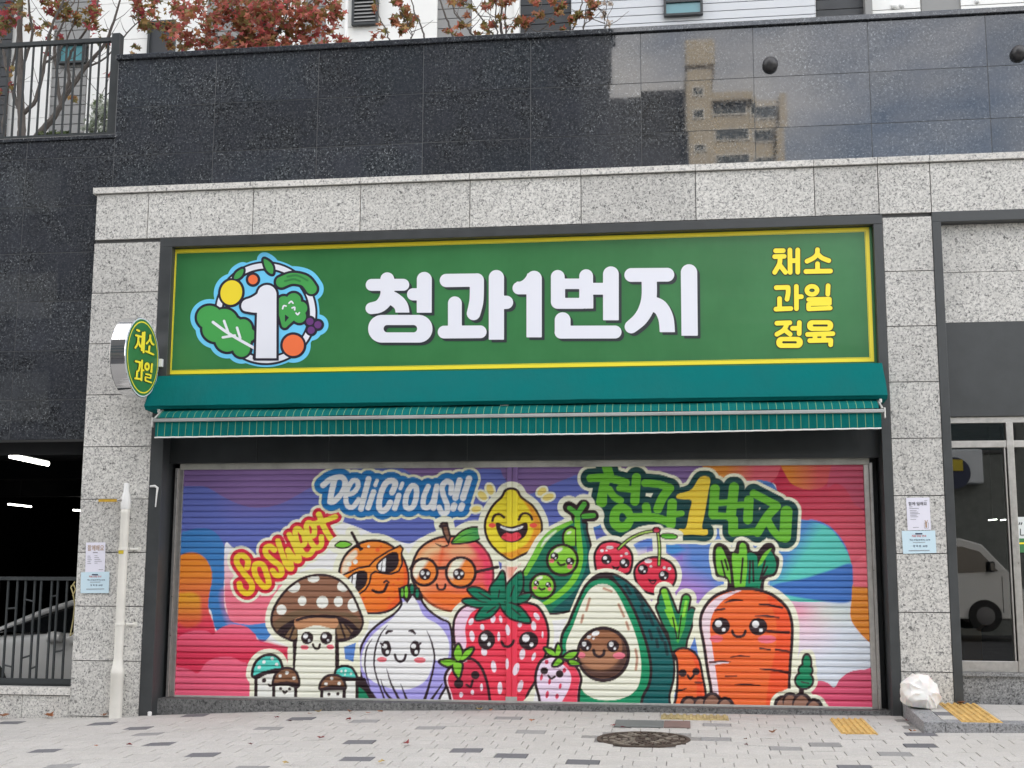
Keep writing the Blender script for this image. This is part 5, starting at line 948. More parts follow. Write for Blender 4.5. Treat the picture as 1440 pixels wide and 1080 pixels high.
def car():
    fl = -1.6; sy = 1.55; wd = 1.8; nx = P(0, 885, sy)[0] - 1.05
    T = thing('parked_car', 'silver saloon car parked in the dark car park behind the fence', 'car', (nx + 2.2, sy + wd / 2, fl))
    paint = mat('silver_car_paint', (.68, .68, .66), .3, .1); blk = mat('car_glass', (.008, .009, .010), .05, 0, .8); tyre = mat('tyre_rubber', (.02, .02, .02), .9)
    body = [(.02, .42, .30), (.10, .62, .12), (.45, .80, .06), (1.05, .90, .03), (1.9, .95, .0), (2.8, .97, 0), (3.7, .98, .03), (4.25, .93, .08), (4.5, .75, .20), (4.52, .5, .26)]
    vs = []; fs = []; n = 12
    for x, h, ins in body:
        lo = .24; sec = [(ins, lo), (ins - .0, lo + .1), (ins - .02 + .0, lo + (h - lo) * .45), (ins, lo + (h - lo) * .75), (ins + .03, h - .03), (ins + .12, h), (wd - ins - .12, h), (wd - ins - .03, h - .03), (wd - ins, lo + (h - lo) * .75), (wd - ins + .02, lo + (h - lo) * .45), (wd - ins, lo + .1), (wd - ins, lo)]
        vs += [(nx + x, sy + a, fl + c) for a, c in sec]
    for i in range(len(body) - 1):
        for k in range(n): fs.append((i * n + k, i * n + (k + 1) % n, (i + 1) * n + (k + 1) % n, (i + 1) * n + k))
    fs += [tuple(range(n)), tuple(range((len(body) - 1) * n + n - 1, (len(body) - 1) * n - 1, -1))]
    b = MB(); b.add(vs, fs); o = b.build('body', paint, T, smooth_=True); o.modifiers.clear(); s_ = o.modifiers.new('sub', 'SUBSURF'); s_.levels = s_.render_levels = 2
    lo_ = [(1.0, .93), (1.45, 1.13), (1.95, 1.29), (2.45, 1.35), (3.1, 1.34), (3.6, 1.22), (4.15, .96)]
    b = MB(); vs = []
    for x, h in lo_: ins = .06 + .22 * (h - .93) / .42; vs += [(nx + x, sy + .05, fl + .92), (nx + x, sy + ins + .04, fl + h), (nx + x, sy + wd - ins - .04, fl + h), (nx + x, sy + wd - .05, fl + .92)]
    b.add(vs, [(i * 4 + k, i * 4 + k + 1, i * 4 + 5 + k, i * 4 + 4 + k) for i in range(len(lo_) - 1) for k in range(3)]); b.build('window_glass', blk, T, smooth_=True)
    b = MB(); 
    for sd in (0, 1):
        pts = [(nx + x, (sy + (.06 + .22 * (h - .93) / .42) + .028) if sd == 0 else (sy + wd - (.06 + .22 * (h - .93) / .42) - .028), fl + h + .004) for x, h in lo_]; b.tube(pts, .035, 8)
    b.tube([(nx + 2.75, sy + .05, fl + .94), (nx + 2.8, sy + .30, fl + 1.345)], .03, 8)
    rf = lo_[2:6]; vs = []
    for x, h in rf: ins = .06 + .22 * (h - .93) / .42; vs += [(nx + x, sy + ins + .04, fl + h + .012), (nx + x, sy + wd / 2, fl + h + .035), (nx + x, sy + wd - ins - .04, fl + h + .012)]
    b.add(vs, [(i * 3 + k, i * 3 + k + 1, i * 3 + 4 + k, i * 3 + 3 + k) for i in range(3) for k in range(2)]); b.build('roof', paint, T, smooth_=True)
    mx_, mz_ = P(75, 897, sy - .1); b = MB(); b.lathe([(.02, -.09), (.06, -.07), (.075, 0), (.055, .08), (.02, .10)], (mx_, sy - .08, mz_), 'x', 14); b.box(mx_ - .02, mx_ + .04, sy - .04, sy + .06, mz_ - .05, mz_ - .02); b.build('wing_mirror', paint, T, smooth_=True)
    for x in (.85, 3.55):
        for y in (sy + .1, sy + wd - .1):
            b = MB(); b.lathe([(.2, -.11), (.31, -.10), (.325, 0), (.31, .10), (.2, .11)], (nx + x, y, fl + .325), 'y', 28); wh = b.build('wheel', tyre, T, smooth_=True)
            b = MB(); b.lathe([(.05, -.118), (.19, -.112), (.2, -.09)], (nx + x, y, fl + .325), 'y', 28); b.build('rim', M['alu'], wh)
    b = MB(); b.box(nx + 1.9, nx + 2.06, sy - .028, sy + .0, fl + .80, fl + .825); b.build('door_handle', paint, T, .004)
    b = MB(); b.lathe([(.02, -.10), (.10, -.03), (.10, .02)], (nx + .28, sy + .17, fl + .66), 'y', 14); b.build('headlight', M['chrome'], T)
car()
b = MB()
b.tube([(LX0 - .02, .02, P(100, 818, .1)[1]), (LX0 - .06, .02, P(97, 826, 0)[1]), (LX0 - .03, .02, P(98, 836, 0)[1]), (LX0 - .015, .03, P(99, 850, 0)[1]), (LX0 - .02, .03, P(99, 870, 0)[1]), (LX0 - .045, .03, P(99, 895, 0)[1]), (LX0 - .01, .03, P(99, 890, 0)[1])], .007, 6)
b.tube([(LX0 - .03, .015, P(100, 822, 0)[1]), (LX0 - .005, .01, P(100, 829, 0)[1]), (LX0 - .035, .02, P(100, 838, 0)[1])], .006, 6)
tag(b.build('cable', rough_paint('yellow_cable', (.38, .32, .14), .6, .2), None, smooth_=True), 'loose yellowish cable looped at the left edge of the pillar', 'cable')

# ------------------------------------------------------------------ terrace railing
ry = .2; RL = thing('terrace_railing', 'dark metal railing with thin upright bars on the low terrace wall', 'railing', (-8, ry, 4.56))
rtz = P(80, 60.5, ry)[1]; rx = P(158, 120, ry)[0]
b = MB(); b.box(-14, rx, ry - .025, ry + .025, rtz - .022, rtz + .022); b.build('top_rail', M['rail'], RL); b = MB(); b.box(-14, rx, ry - .02, ry + .02, 4.60, 4.635); b.build('bottom_rail', M['rail'], RL)
px0 = P(157.5, 100, ry)[0]; px1 = P(170.5, 100, ry)[0]; b = MB(); b.box(px0 + .001, px1 - .01, ry - .05, ry + .05, 4.56, P(165, 49, ry)[1]); b.build('post', M['rail'], RL, .004)
x = P(149, 130, ry)[0]; i = 0
while x > -14: b = MB(); b.box(x - .009, x + .009, ry - .009, ry + .009, 4.635, rtz - .022); b.build('bar', M['rail'], RL); x -= .0955

# ------------------------------------------------------------------ wall lamps on the black granite
for u, v, lb in ((1083, 92, 'dark dome wall lamp left of the other, beside the reflected tower'), (1432, 76, 'dark dome wall lamp at the right end of the black granite')):
    x, z = P(u, v, DY); t = thing('wall_lamp', lb, 'lamp', (x, DY, z), 'dome lamps on the black granite wall'); r = .075
    b = MB(); b.lathe([(r * math.cos(a), -.03 - r * math.sin(a)) for a in np.linspace(0, 1.54, 9)][::-1] + [(r, -.001)], (x, DY, z), 'y', 28); b.build('dome', rough_paint('dark_bronze', (.035, .034, .036), .4, .2), t, smooth_=True)
    b = MB(); b.lathe([(r * .8, -.012), (r * .8, -.001)], (x, DY, z - .02), 'y', 24); b.build('mounting_ring', M['rail'], t)

# ------------------------------------------------------------------ drain pipe
px_, _ = P(170, 850, -.085); pyy = -.085
PP = thing('drain_pipe', 'cream plastic drain pipe standing against the left granite pillar', 'pipe', (px_, pyy, -1.44)); zq = lambda v: P(170, v, pyy)[1]
b = MB(); b.lathe([(.044, zq(945)), (.044, zq(722)), (.046, zq(721)), (.046, zq(719)), (.044, zq(718)), (.044, zq(714))], (px_, pyy, 0), 'z', 24); b.build('pipe_shaft', M['pvc'], PP, smooth_=True)
b = MB(); b.lathe([(.046, zq(716)), (.05, zq(714)), (.05, zq(703)), (.035, zq(694)), (.029, zq(692)), (.029, zq(681)), (.024, zq(679.5))], (px_, pyy, 0), 'z', 24); b.build('reducer_socket', M['whitepaint'], PP, smooth_=True)
b = MB(); b.lathe([(.062, gz(px_, 0) - .05), (.060, zq(950)), (.064, zq(949)), (.064, zq(943)), (.056, zq(940)), (.046, zq(928))], (px_, pyy, 0), 'z', 24); b.build('base_sleeve', M['pvc'], PP, smooth_=True)
for v in (772, 878): b = MB(); b.lathe([(.0445, zq(v) - .012), (.05, zq(v) - .011), (.05, zq(v) + .011), (.0445, zq(v) + .012)], (px_, pyy, 0), 'z', 24); b.tube([(px_ + .05, pyy + .02, zq(v)), (px_ + .11, -.004, zq(v))], .012, 8); b.lathe([(.024, -.008), (.024, 0)], (px_ + .12, 0, zq(v)), 'y', 12); b.build('pipe_clamp', M['pvc'], PP, smooth_=True)
b = MB(); b.box(px_ - .03, px_ + .02, pyy - .0465, pyy - .036, zq(779), zq(774)); b.build('sticker', mat('yellow_label', (.55, .42, .03), .5), PP)
sxz = P(138.5, 704, -.05), P(165.5, 703.5, -.05); b = MB(); b.box(sxz[0][0], sxz[1][0], -.055, -.046, sxz[0][1] - .013, sxz[0][1] + .013); b.build('yellow_strap', rough_paint('yellow_strap', (.60, .36, .03), .55, .3, 30), PP, .003)
b = MB(); b.tube([(sxz[1][0], -.05, sxz[1][1]), (px_ - .04, pyy, sxz[1][1] + .002)], .012, 8); b.lathe([(.018, -.012), (.018, .012)], (px_ - .035, pyy - .03, sxz[1][1]), 'x', 12); b.build('strap_bolt', M['steel'], PP)
b = MB(); hp = [P(u, v, -.02) for u, v in ((211, 684), (218, 683.5), (222, 686), (221, 696), (219.5, 713))]; b.tube([(x, -.02 - .004 * i, z) for i, (x, z) in enumerate(hp)], [.010, .012, .012, .008, .006], 8)
tag(b.build('wall_hook', M['whitepaint'], None, smooth_=True), 'bent white plastic hook on the charcoal frame right of the pipe', 'hook')

# ------------------------------------------------------------------ notices
def sheet(name, pts, m, y, label, cat='notice', grp=None):
    t = thing(name, label, cat, (P(*pts[0], y)[0], y, P(*pts[3], y)[1]), grp); b = MB(); q = [P(*p, y) for p in pts]; nx = 6
    vs = []
    for j in range(nx + 1):
        for i in range(nx + 1):
            a, c = i / nx, j / nx; x = (1 - c) * ((1 - a) * q[0][0] + a * q[1][0]) + c * ((1 - a) * q[3][0] + a * q[2][0]); z = (1 - c) * ((1 - a) * q[0][1] + a * q[1][1]) + c * ((1 - a) * q[3][1] + a * q[2][1])
            vs.append((x, y - .002 * math.sin(a * 5 + c * 3) ** 2, z))
    b.add(vs, [(j * (nx + 1) + i, j * (nx + 1) + i + 1, (j + 1) * (nx + 1) + i + 1, (j + 1) * (nx + 1) + i) for j in range(nx) for i in range(nx)]); b.build('paper', m, t, smooth_=True); return t
M['paper'] = mat('white_paper', (.76, .75, .84), .35); M['bluepaper'] = mat('pale_blue_paper', (.58, .74, .82), .35); M['redink'] = mat('red_ink', (.55, .05, .05), .6); M['greyink'] = mat('grey_ink', (.22, .22, .25), .6); M['navyink'] = mat('navy_ink', (.03, .05, .11), .6); M['tanink'] = mat('tan_ink', (.42, .28, .18), .6)
def text(s, u, v, hpx, m, par, y, name='lettering', wpx=None, spacing=1.):
    cu = bpy.data.curves.new('lettering', 'FONT'); cu.body = s; cu.size = 1; cu.align_x = 'CENTER'; cu.align_y = 'CENTER'; cu.space_character = spacing; cu.offset = .012
    o = bpy.data.objects.new('lettering', cu); COL.objects.link(o); bpy.context.view_layer.update()
    dg = bpy.context.evaluated_depsgraph_get(); me = bpy.data.meshes.new_from_object(o.evaluated_get(dg)); bpy.data.objects.remove(o)
    co = np.array([v_.co[:] for v_ in me.vertices]) if len(me.vertices) else np.zeros((1, 3)); mn, mx2 = co.min(0), co.max(0)
    (x, z), (x2, z2) = P(u, v, y), P(u, v + hpx, y); s_ = (z - z2) / max(mx2[1] - mn[1], .01); sx = s_ if wpx is None else (P(u + wpx, v, y)[0] - x) / max(mx2[0] - mn[0], .01)
    for v_ in me.vertices: c = v_.co; v_.co = (x + (c.x - (mn[0] + mx2[0]) / 2) * sx, y, z + (c.y - (mn[1] + mx2[1]) / 2) * s_)
    me.materials.clear(); me.materials.append(m); q = bpy.data.objects.new(name, me); COL.objects.link(q); q.parent = par; q.matrix_parent_inverse = Matrix.Translation(-par.location); return q
def lines(par, segs, m, y, r=.35, name='small_print'): return px_mesh([(uni([line([(a, b_), (c, d)], r) for a, b_, c, d in segs]), m, .0005)], FRONT(y), .0025, name, par)
at('P'); ny = -.008; iy = ny - .0035
A = sheet('paper_notice', [(1274, 700), (1307, 699.5), (1309.3, 745), (1276.5, 746)], M['paper'], ny, 'white recruiting sheet taped to the right pillar above a blue notice', grp='paper notices on the pillars')
text('함께 일해요', 1290.5, 708.3, 5.2, M['ink'], A, iy, 'headline', 26)
lines(A, [(1279, 712.8, 1283, 712.7), (1279, 715, 1292, 714.8), (1300, 704, 1304, 703.9)], M['greyink'], iy, .3); lines(A, [(1279.5 + .2 * k, 718 + 2.2 * k, 1289 + (k % 3) * 2.2, 717.9 + 2.2 * k) for k in range(5)] + [(1280.5, 730.5, 1288, 730.4), (1284, 741.8, 1292, 741.6)], M['greyink'], iy, .28)
px_mesh([(uni(line([(1302.2, 736), (1302.6, 741)], 1.1), line([(1302.4, 736), (1300.8, 732)], .5), line([(1302.4, 736), (1304.2, 731.8)], .5)), M['tanink'], .0005), (sub(rrect(1299.6, 735, 1306, 743, 1), rrect(1300, 735.4, 1305.6, 742.6, .8)), M['greyink'], .0007)], FRONT(iy), .002, 'drawing', A)
B = sheet('paper_notice', [(1268, 746.5), (1315, 746), (1317, 777.5), (1270, 778.8)], M['bluepaper'], ny, 'pale blue notice with red heading, lower on the right pillar', grp='paper notices on the pillars')
def blue(par, cx, y0, s):
    px_mesh([(rrect(cx - 5 * s, y0, cx + 5 * s, y0 + 1.8 * s, .4), M['navyink'], .0005)], FRONT(iy), .002, 'header_bar', par)
    text('직원 모집 안내', cx + .2, y0 + 4 * s, 2.9 * s, M['redink'], par, iy, 'headline', 20 * s); text('채소과일(판매직) 00명', cx + 1.5, y0 + 9.7 * s, 2.6 * s, M['navyink'], par, iy, 'job_line', 29 * s)
    lines(par, [(cx - 8 * s, y0 + 13.2 * s, cx + 9 * s, y0 + 13 * s)], M['greyink'], iy, .3); text('정 육 점  00명', cx + 2, y0 + 18.2 * s, 3. * s, M['navyink'], par, iy, 'job_line', 20 * s); lines(par, [(cx - 14 * s, y0 + 24.6 * s, cx + 15 * s, y0 + 24.2 * s)], M['greyink'], iy, .42)
blue(B, 1292, 749.7, 1.)
C_ = sheet('paper_notice', [(121, 763), (148.5, 762.6), (147.3, 805), (119.8, 805)], M['paper'], ny, 'white sheet with red and grey heading on the left pillar', grp='paper notices on the pillars')
text('함께해요', 134.6, 770.5, 8.5, M['tanink'], C_, iy, 'headline', 23); lines(C_, [(131, 777, 137, 777)], M['greyink'], iy, .5); lines(C_, [(123, 782 + 2.6 * k, 127 + (k % 3), 782 + 2.6 * k) for k in range(5)] + [(133, 781.5 + 2.6 * k, 137 + 2 * (k % 4), 781.4 + 2.6 * k) for k in range(5)] + [(139, 801, 145, 800.8)], M['greyink'], iy, .28)
D_ = sheet('paper_notice', [(114, 804.8), (154, 803.8), (153, 834), (113.2, 834.2)], M['bluepaper'], ny - .004, 'pale blue notice with red heading beside the drain pipe', grp='paper notices on the pillars'); iy = ny - .0075
blue(D_, 133.5, 807.3, .86)

# ------------------------------------------------------------------ entrance ramp, tactile strips, covers, bag, litter
rx0 = 1.93; yf = -1.0; RP = thing('entrance_ramp', 'grey granite edged ramp slab in front of the entrance', 'ramp', (rx0, 0, -1.26)); rz = -1.155
b = MB()
def slab(mb, x0, x1, y0, y1, za, zb, mi=0, bot=None):
    mb.add([(x0, y0, (bot or gz(x0, y0)) - .03), (x1, y0, (bot or gz(x1, y0)) - .03), (x1, y1, -1.35), (x0, y1, -1.35), (x0, y0, za), (x1, y0, za), (x1, y1, zb), (x0, y1, zb)], [(4, 5, 6, 7), (0, 1, 5, 4), (1, 2, 6, 5), (3, 0, 4, 7), (2, 3, 7, 6)], mi)
fz, bz2 = -1.20, -1.145; zy = lambda y: fz + (bz2 - fz) * (y - yf) / (-yf)
slab(b, rx0, rx0 + .17, yf, -.012, fz, bz2); xk = rx0 + .172
for w_ in (.35, 1.0, 1.0, 1.0, 1.0, 1.0): slab(b, xk, xk + w_ - .004, yf, yf + .15, fz, zy(yf + .15)); xk += w_
b.build('kerb_edge', M['kerb'], RP, .006)
b = MB(); xk = rx0 + .174; k = 0
while xk < 7.3:
    yk = yf + .153; j = 0
    while yk < -.03:
        x1_, y1_ = xk + PV - .004, min(yk + PW - .004, -.01)
        if not (2.235 < (xk + x1_) / 2 < 2.60 and False): slab(b, xk, x1_, yk, y1_, zy(yk), zy(y1_), 2 if (k, j) in ((0, 1), ) else 0)
        yk += PW; j += 1
    xk += PV; k += 1
b.build('paving', [M['paver'], M['paver_mid'], M['paver_dark']], RP)
M['tactile'] = rough_paint('yellow_tactile_concrete', (.62, .40, .13), .8, .3, 14)
def tactile(x0, x1, y0, y1, zf, label, m, nb=6, rows=3):
    t = thing('tactile_paving', label, 'tactile paving', ((x0 + x1) / 2, y0, zf((x0 + x1) / 2, y0)), 'yellow tactile strips')
    for r in range(rows):
        a, c = y0 + (y1 - y0) * r / rows + .003, y0 + (y1 - y0) * (r + 1) / rows - .003
        b = MB(); zz = lambda x, y: zf(x, y) + .004
        b.add([(x0, a, zz(x0, a) - .03), (x1, a, zz(x1, a) - .03), (x1, c, zz(x1, c) - .03), (x0, c, zz(x0, c) - .03), (x0, a, zz(x0, a)), (x1, a, zz(x1, a)), (x1, c, zz(x1, c)), (x0, c, zz(x0, c))], [(4, 5, 6, 7), (0, 1, 5, 4), (1, 2, 6, 5), (2, 3, 7, 6), (3, 0, 4, 7)])
        w_ = (x1 - x0) / nb
        for k in range(nb):
            xa_, xb_ = x0 + w_ * (k + .22), x0 + w_ * (k + .78); sec = [(xa_, 0), (xa_ + w_ * .10, .011), (xb_ - w_ * .10, .011), (xb_, 0)]
            b.add([(x, a + .008, zz(x, a) + h) for x, h in sec] + [(x, c - .008, zz(x, c) + h) for x, h in sec], [(0, 1, 5, 4), (1, 2, 6, 5), (2, 3, 7, 6), (0, 1, 2, 3), (4, 5, 6, 7)])
        b.build('tile', m, t)
tactile(1.255, 1.55, -1.1, -.24, lambda x, y: gz(x, y), 'yellow tactile strip in the paving before the right end of the shutter', M['tactile'])
tactile(2.235, 2.56, -.98, -.03, lambda x, y: zy(y), 'yellow tactile strip on the entrance ramp beside the white bag', M['tactile'])
tactile(-.23, .37, -.42, -.12, lambda x, y: gz(x, y), 'worn yellow tactile strip under the avocado at the shutter', rough_paint('worn_tactile', (.45, .36, .17), .85, .4, 10), 10, 1)
MH = thing('manhole_cover', 'round rusty brown patterned iron manhole cover in the paving', 'manhole cover', (mhx, mhy, gz(mhx, mhy))); mr = .355
M['iron'] = rough_paint('rusty_iron', (.10, .075, .06), .65, .5, 14, .4); M['ironlight'] = rough_paint('worn_iron', (.24, .205, .165), .6, .45, 30, .2)
def tilt(mb):
    mb.v = [(x, y, z + gz(x, y)) for x, y, z in mb.v]
b = MB(); b.lathe([(mr + .02, -.05), (mr + .02, .005), (mr - .012, .005), (mr - .012, -.02)], (mhx, mhy, 0), 'z', 64); tilt(b); b.build('rim_ring', M['iron'], MH)
b = MB(); b.lathe([(mr - .018, -.03), (mr - .018, -.004)], (mhx, mhy, 0), 'z', 64); tilt(b); b.build('lid', M['iron'], MH)
b = MB()
for ri, (r0, r1, n_) in enumerate(((.02, .06, 5), (.075, .115, 10), (.13, .17, 16), (.185, .225, 22), (.24, .28, 28), (.295, .33, 34))):
    for k in range(n_):
        if random.random() < .12: continue
        a0 = 2 * math.pi * (k + .12) / n_; a1 = 2 * math.pi * (k + .80) / n_; h = .003 + random.random() * .003
        q = [(r0, a0), (r1, a0), (r1, a1), (r0, a1)]; b.add([(mhx + r * math.cos(a), mhy + r * math.sin(a), -.004) for r, a in q] + [(mhx + r * math.cos(a), mhy + r * math.sin(a), h) for r, a in q], [(4, 5, 6, 7), (0, 1, 5, 4), (1, 2, 6, 5), (2, 3, 7, 6), (3, 0, 4, 7)], 1 if random.random() < .55 else 0)
tilt(b); b.build('raised_pattern', [M['iron'], M['ironlight']], MH)
b = MB(); x0, x1, y0, y1 = -.62, .03, -.92, -.52; q = [(x0, y0), (x1, y0), (x1, y1), (x0, y1)]
DC = thing('inspection_cover', 'flat grey and rusty rectangular cover set in the paving behind the manhole', 'cover', ((x0 + x1) / 2, y0, gz(x0, y0)))
for a0, a1, m, nm in ((x0, x0 + .42, rough_paint('grey_lid', (.15, .16, .155), .7, .25, 8), 'grey_plate'), (x0 + .425, x1, rough_paint('rust_lid', (.20, .135, .12), .75, .3, 8), 'rusty_plate')):
    b = MB(); b.box(a0, a1, y0, y1, 0, .004); b.v = [(x, y, z + gz(x, y) + .0035) for x, y, z in b.v]; b.build(nm, m, DC)
def bag():
    x, z = P(1294, 970, -.28); bm = bmesh.new(); bmesh.ops.create_icosphere(bm, subdivisions=5, radius=1)
    from mathutils import noise as ns
    ax = Vector((-.25, -1, .25)).normalized(); e1 = ax.orthogonal().normalized(); e2 = ax.cross(e1)
    pl = [(Vector((random.gauss(0, 1), random.gauss(-.3, 1), random.gauss(.2, .8))).normalized(), random.uniform(.83, .95)) for _ in range(17)]
    for v in bm.verts:
        d = v.co.normalized(); r = min([1.0] + [h / max(d.dot(n), 1e-3) for n, h in pl if d.dot(n) > .1])
        ph = math.atan2(d.dot(e1), d.dot(e2)); st = math.sqrt(max(0, 1 - d.dot(ax) ** 2)); rg = 1 - abs(math.sin(3.5 * ph + .9 * math.sin(2 * ph) + ns.noise(d * 1.7) * 1.2))
        rg2 = 1 - abs(math.sin(9 * ph + 2 * ns.noise(d * 2.3)))
        r *= 1 + .10 * rg ** 2.2 * min(1, st * 1.4) + .025 * rg2 ** 2 * st + .035 * ns.noise(d * 3.1)
        v.co = d * r; v.co.x *= .172; v.co.y *= .16; v.co.z *= .165
        if v.co.z < -.12: v.co.z = -.12 - (v.co.z + .12) * .05
    me = bpy.data.meshes.new('plastic_bag'); bm.to_mesh(me); bm.free(); me.polygons.foreach_set('use_smooth', [True] * len(me.polygons)); me.materials.append(mat('white_plastic', (.80, .79, .76), .42, 0, .4, Subsurface_Weight=.25)); o = bpy.data.objects.new('plastic_bag', me); COL.objects.link(o); o.modifiers.new('split', 'EDGE_SPLIT').split_angle = math.radians(30); o.location = (x, -.28, zy(-.28) + .125); o.rotation_euler = (0, .12, .4)
    tag(o, 'crumpled knotted white plastic bag at the foot of the right pillar', 'bag')
    b = MB(); 
bag()
b = MB(); x, y = G(215, 1005, gz(-5.1, 0)); b.lathe([(.018, 0), (.02, .004), (.02, .035), (.014, .04)], (x, -.03, gz(x, 0)), 'z', 16); tag(b.build('bottle_cap', M['whitepaint'], None), 'small white cap lying by the foot of the charcoal frame', 'cap')
LC = {'red': (.22, .03, .03), 'dark red': (.10, .02, .022), 'brown': (.20, .085, .04), 'orange': (.40, .15, .06), 'yellow': (.42, .30, .10)}
for k_, c_ in LC.items(): M['leaf_' + k_] = rough_paint(k_.replace(' ', '_') + '_leaf', c_, .7, .3, 20)
def leaf_shape(r):
    pts = []
    for k in range(10):
        a = -math.pi / 2 + math.pi * 2 * k / 10; q = (1 if k % 2 else .52) * (1 if k in (3, 5, 7) else .85); pts.append((r * q * math.cos(a), r * q * math.sin(a)))
    return pts
for (u, v, c_, r, lb) in ((20, 1008, 'brown', .10, 'large brown fallen leaf against the low wall at far left'), (76, 1009, 'orange', .10, 'curled orange fallen leaf in front of the low wall'), (147, 1009, 'brown', .07, 'brown fallen leaf at the foot of the cream pipe'), (135, 1051, 'orange', .035, 'tiny orange fallen leaf at the front left'), (181, 1050, 'red', .05, 'red fallen leaf at the front left between dark pavers'), (352, 1049, 'dark red', .04, 'dark red fallen leaf below the little mushrooms'),
    (389, 1011, 'red', .05, 'red fallen leaf below the tall mushroom'), (407, 1016.5, 'dark red', .045, 'dark red fallen leaf a step in front of the tall mushroom'), (452, 1040.5, 'red', .055, 'red fallen leaf beside the front dark paver below the onion'), (436, 1006, 'brown', .05, 'brown fallen leaf on the dark paver by the shutter'), (448, 1004, 'yellow', .06, 'yellow fallen leaf by the shutter below the onion'), (490, 1014, 'red', .05, 'red fallen leaf left of the mid grey paver'), (493, 1003, 'brown', .05, 'small brown fallen leaf by the shutter below the onion'), (518, 1005, 'orange', .05, 'orange fallen leaf by the shutter, right of the onion'), (535, 1003, 'orange', .05, 'orange fallen leaf by the shutter below the small red strawberry'),
    (572, 1049, 'red', .065, 'red fallen leaf alone in the middle of the paving'), (402, 1075.5, 'yellow', .045, 'yellow fallen leaf at the bottom edge below the mushrooms'), (536, 1074, 'yellow', .055, 'pale yellow fallen leaf at the bottom edge in the middle'), (675, 999.5, 'yellow', .06, 'yellow fallen leaf against the threshold below the big strawberry'), (692, 999.5, 'orange', .04, 'orange fallen leaf against the threshold by the centre post'), (862, 1022.5, 'red', .05, 'red fallen leaf behind the manhole cover'), (876, 1025, 'dark red', .04, 'dark red fallen leaf just behind the manhole cover'), (748, 1016, 'orange', .05, 'orange fallen leaf left of the grey lid'), (1086, 1033, 'brown', .06, 'brown fallen leaf left of the yellow strip in the paving'), (1283, 1031, 'orange', .05, 'orange fallen leaf below the corner of the ramp'), (1340, 985.5, 'brown', .07, 'dark brown fallen leaf on the ramp by the pillar'), (1275, 1016, 'dark red', .05, 'dark red fallen leaf against the ramp side'), (1049, 1049, 'dark red', .03, 'tiny dark leaf right of the manhole cover'), (1049, 1041, 'brown', .035, 'tiny brown leaf right of the manhole, nearer the wall')):
    z = -1.3
    onr = (u, v) == (1340, 985.5)
    for _ in range(8): x, y = G(u, v, z); z = zy(max(yf, min(0, y))) if onr else gz(x, y)
    y = min(y, -.06 if not onr else -.1)
    if u < 90: y = min(y, -.05)
    b = MB(); cu_ = random.uniform(3, 7); ro = random.uniform(0, 6.3); pts = leaf_shape(r * .8); vs = [(0, 0, .25 * r)] + [(p[0] * .9, p[1] * .8, .25 * r + cu_ * p[0] ** 2 * .9 + random.uniform(-.1, .25) * r) for p in pts]
    b.add([(x + a * math.cos(ro) - c * math.sin(ro), y + a * math.sin(ro) + c * math.cos(ro), (zy(y) if onr else gz(x, y)) + .004 + d) for a, c, d in vs], [(0, 1 + i, 1 + (i + 1) % 10) for i in range(10)])
    tag(b.build('fallen_leaf', M['leaf_' + c_]), lb, 'leaf', 'fallen leaves on the paving')

# ------------------------------------------------------------------ white block behind the terrace
WY = 4.6
WB = thing('apartment_block', 'white sided apartment block with grey strips and dark louvres above the wall', 'building', (-2, WY, 4.4))
ZT = 46.
def strip(u0, u1, nm, y, z0=4.3, z1=11., pitch=.30, ph=0., gap=.012, v=30):
    x0, x1 = P(u0, v, y)[0], P(u1, v, y)[0]; zs = [z0 + ph + pitch * k for k in range(int((z1 - z0) / pitch) + 1)]; mb = MB(); panels(mb, [x0, x1], zs, y, .03, gap); mb.build(nm, M[{'white_siding': 'whiteside', 'grey_siding': 'greyside', 'pale_blue_siding': 'bluside', 'dark_siding': 'darkside'}[nm]], WB)
for a, c in ((18, 76), (127, 290), (388, 426), (458, 615), (663, 724)): strip(a, c, 'white_siding', WY, pitch=.57, gap=.007)
for a, c in ((76, 127), (290, 388), (426, 458), (615, 663)): strip(a, c, 'grey_siding', WY + .03, pitch=.145)
strip(-300, 18, 'dark_siding', WY - .1, pitch=.145); strip(731, 803, 'dark_siding', WY + .06, pitch=.145); strip(803, 1148, 'pale_blue_siding', WY - .05, pitch=.118, ph=.03); strip(1148, 1216, 'dark_siding', WY + .1, pitch=.145); strip(1226, 1296, 'white_siding', WY, pitch=.29, ph=.05); strip(1352, 1700, 'white_siding', WY, pitch=.29, ph=.05); strip(1296, 1352, 'grey_siding', WY + .03, pitch=.2)
for a, c, nm in ((724, 731, 'white_siding'), (1216, 1226, 'grey_siding')): x0, x1 = P(a, 20, WY)[0], P(c, 20, WY)[0]; b = MB(); b.box(x0, x1, WY - .07, WY + .1, 4.3, 11); b.build('corner_pier', M['whiteside' if a == 724 else 'greyside'], WB)
b = MB(); b.box(-30, 16, WY + .14, WY + 14, 4.3, ZT); b.box(-30, 16, WY, WY + .14, 11.01, ZT); b.build('core', M['whiteside'], WB)
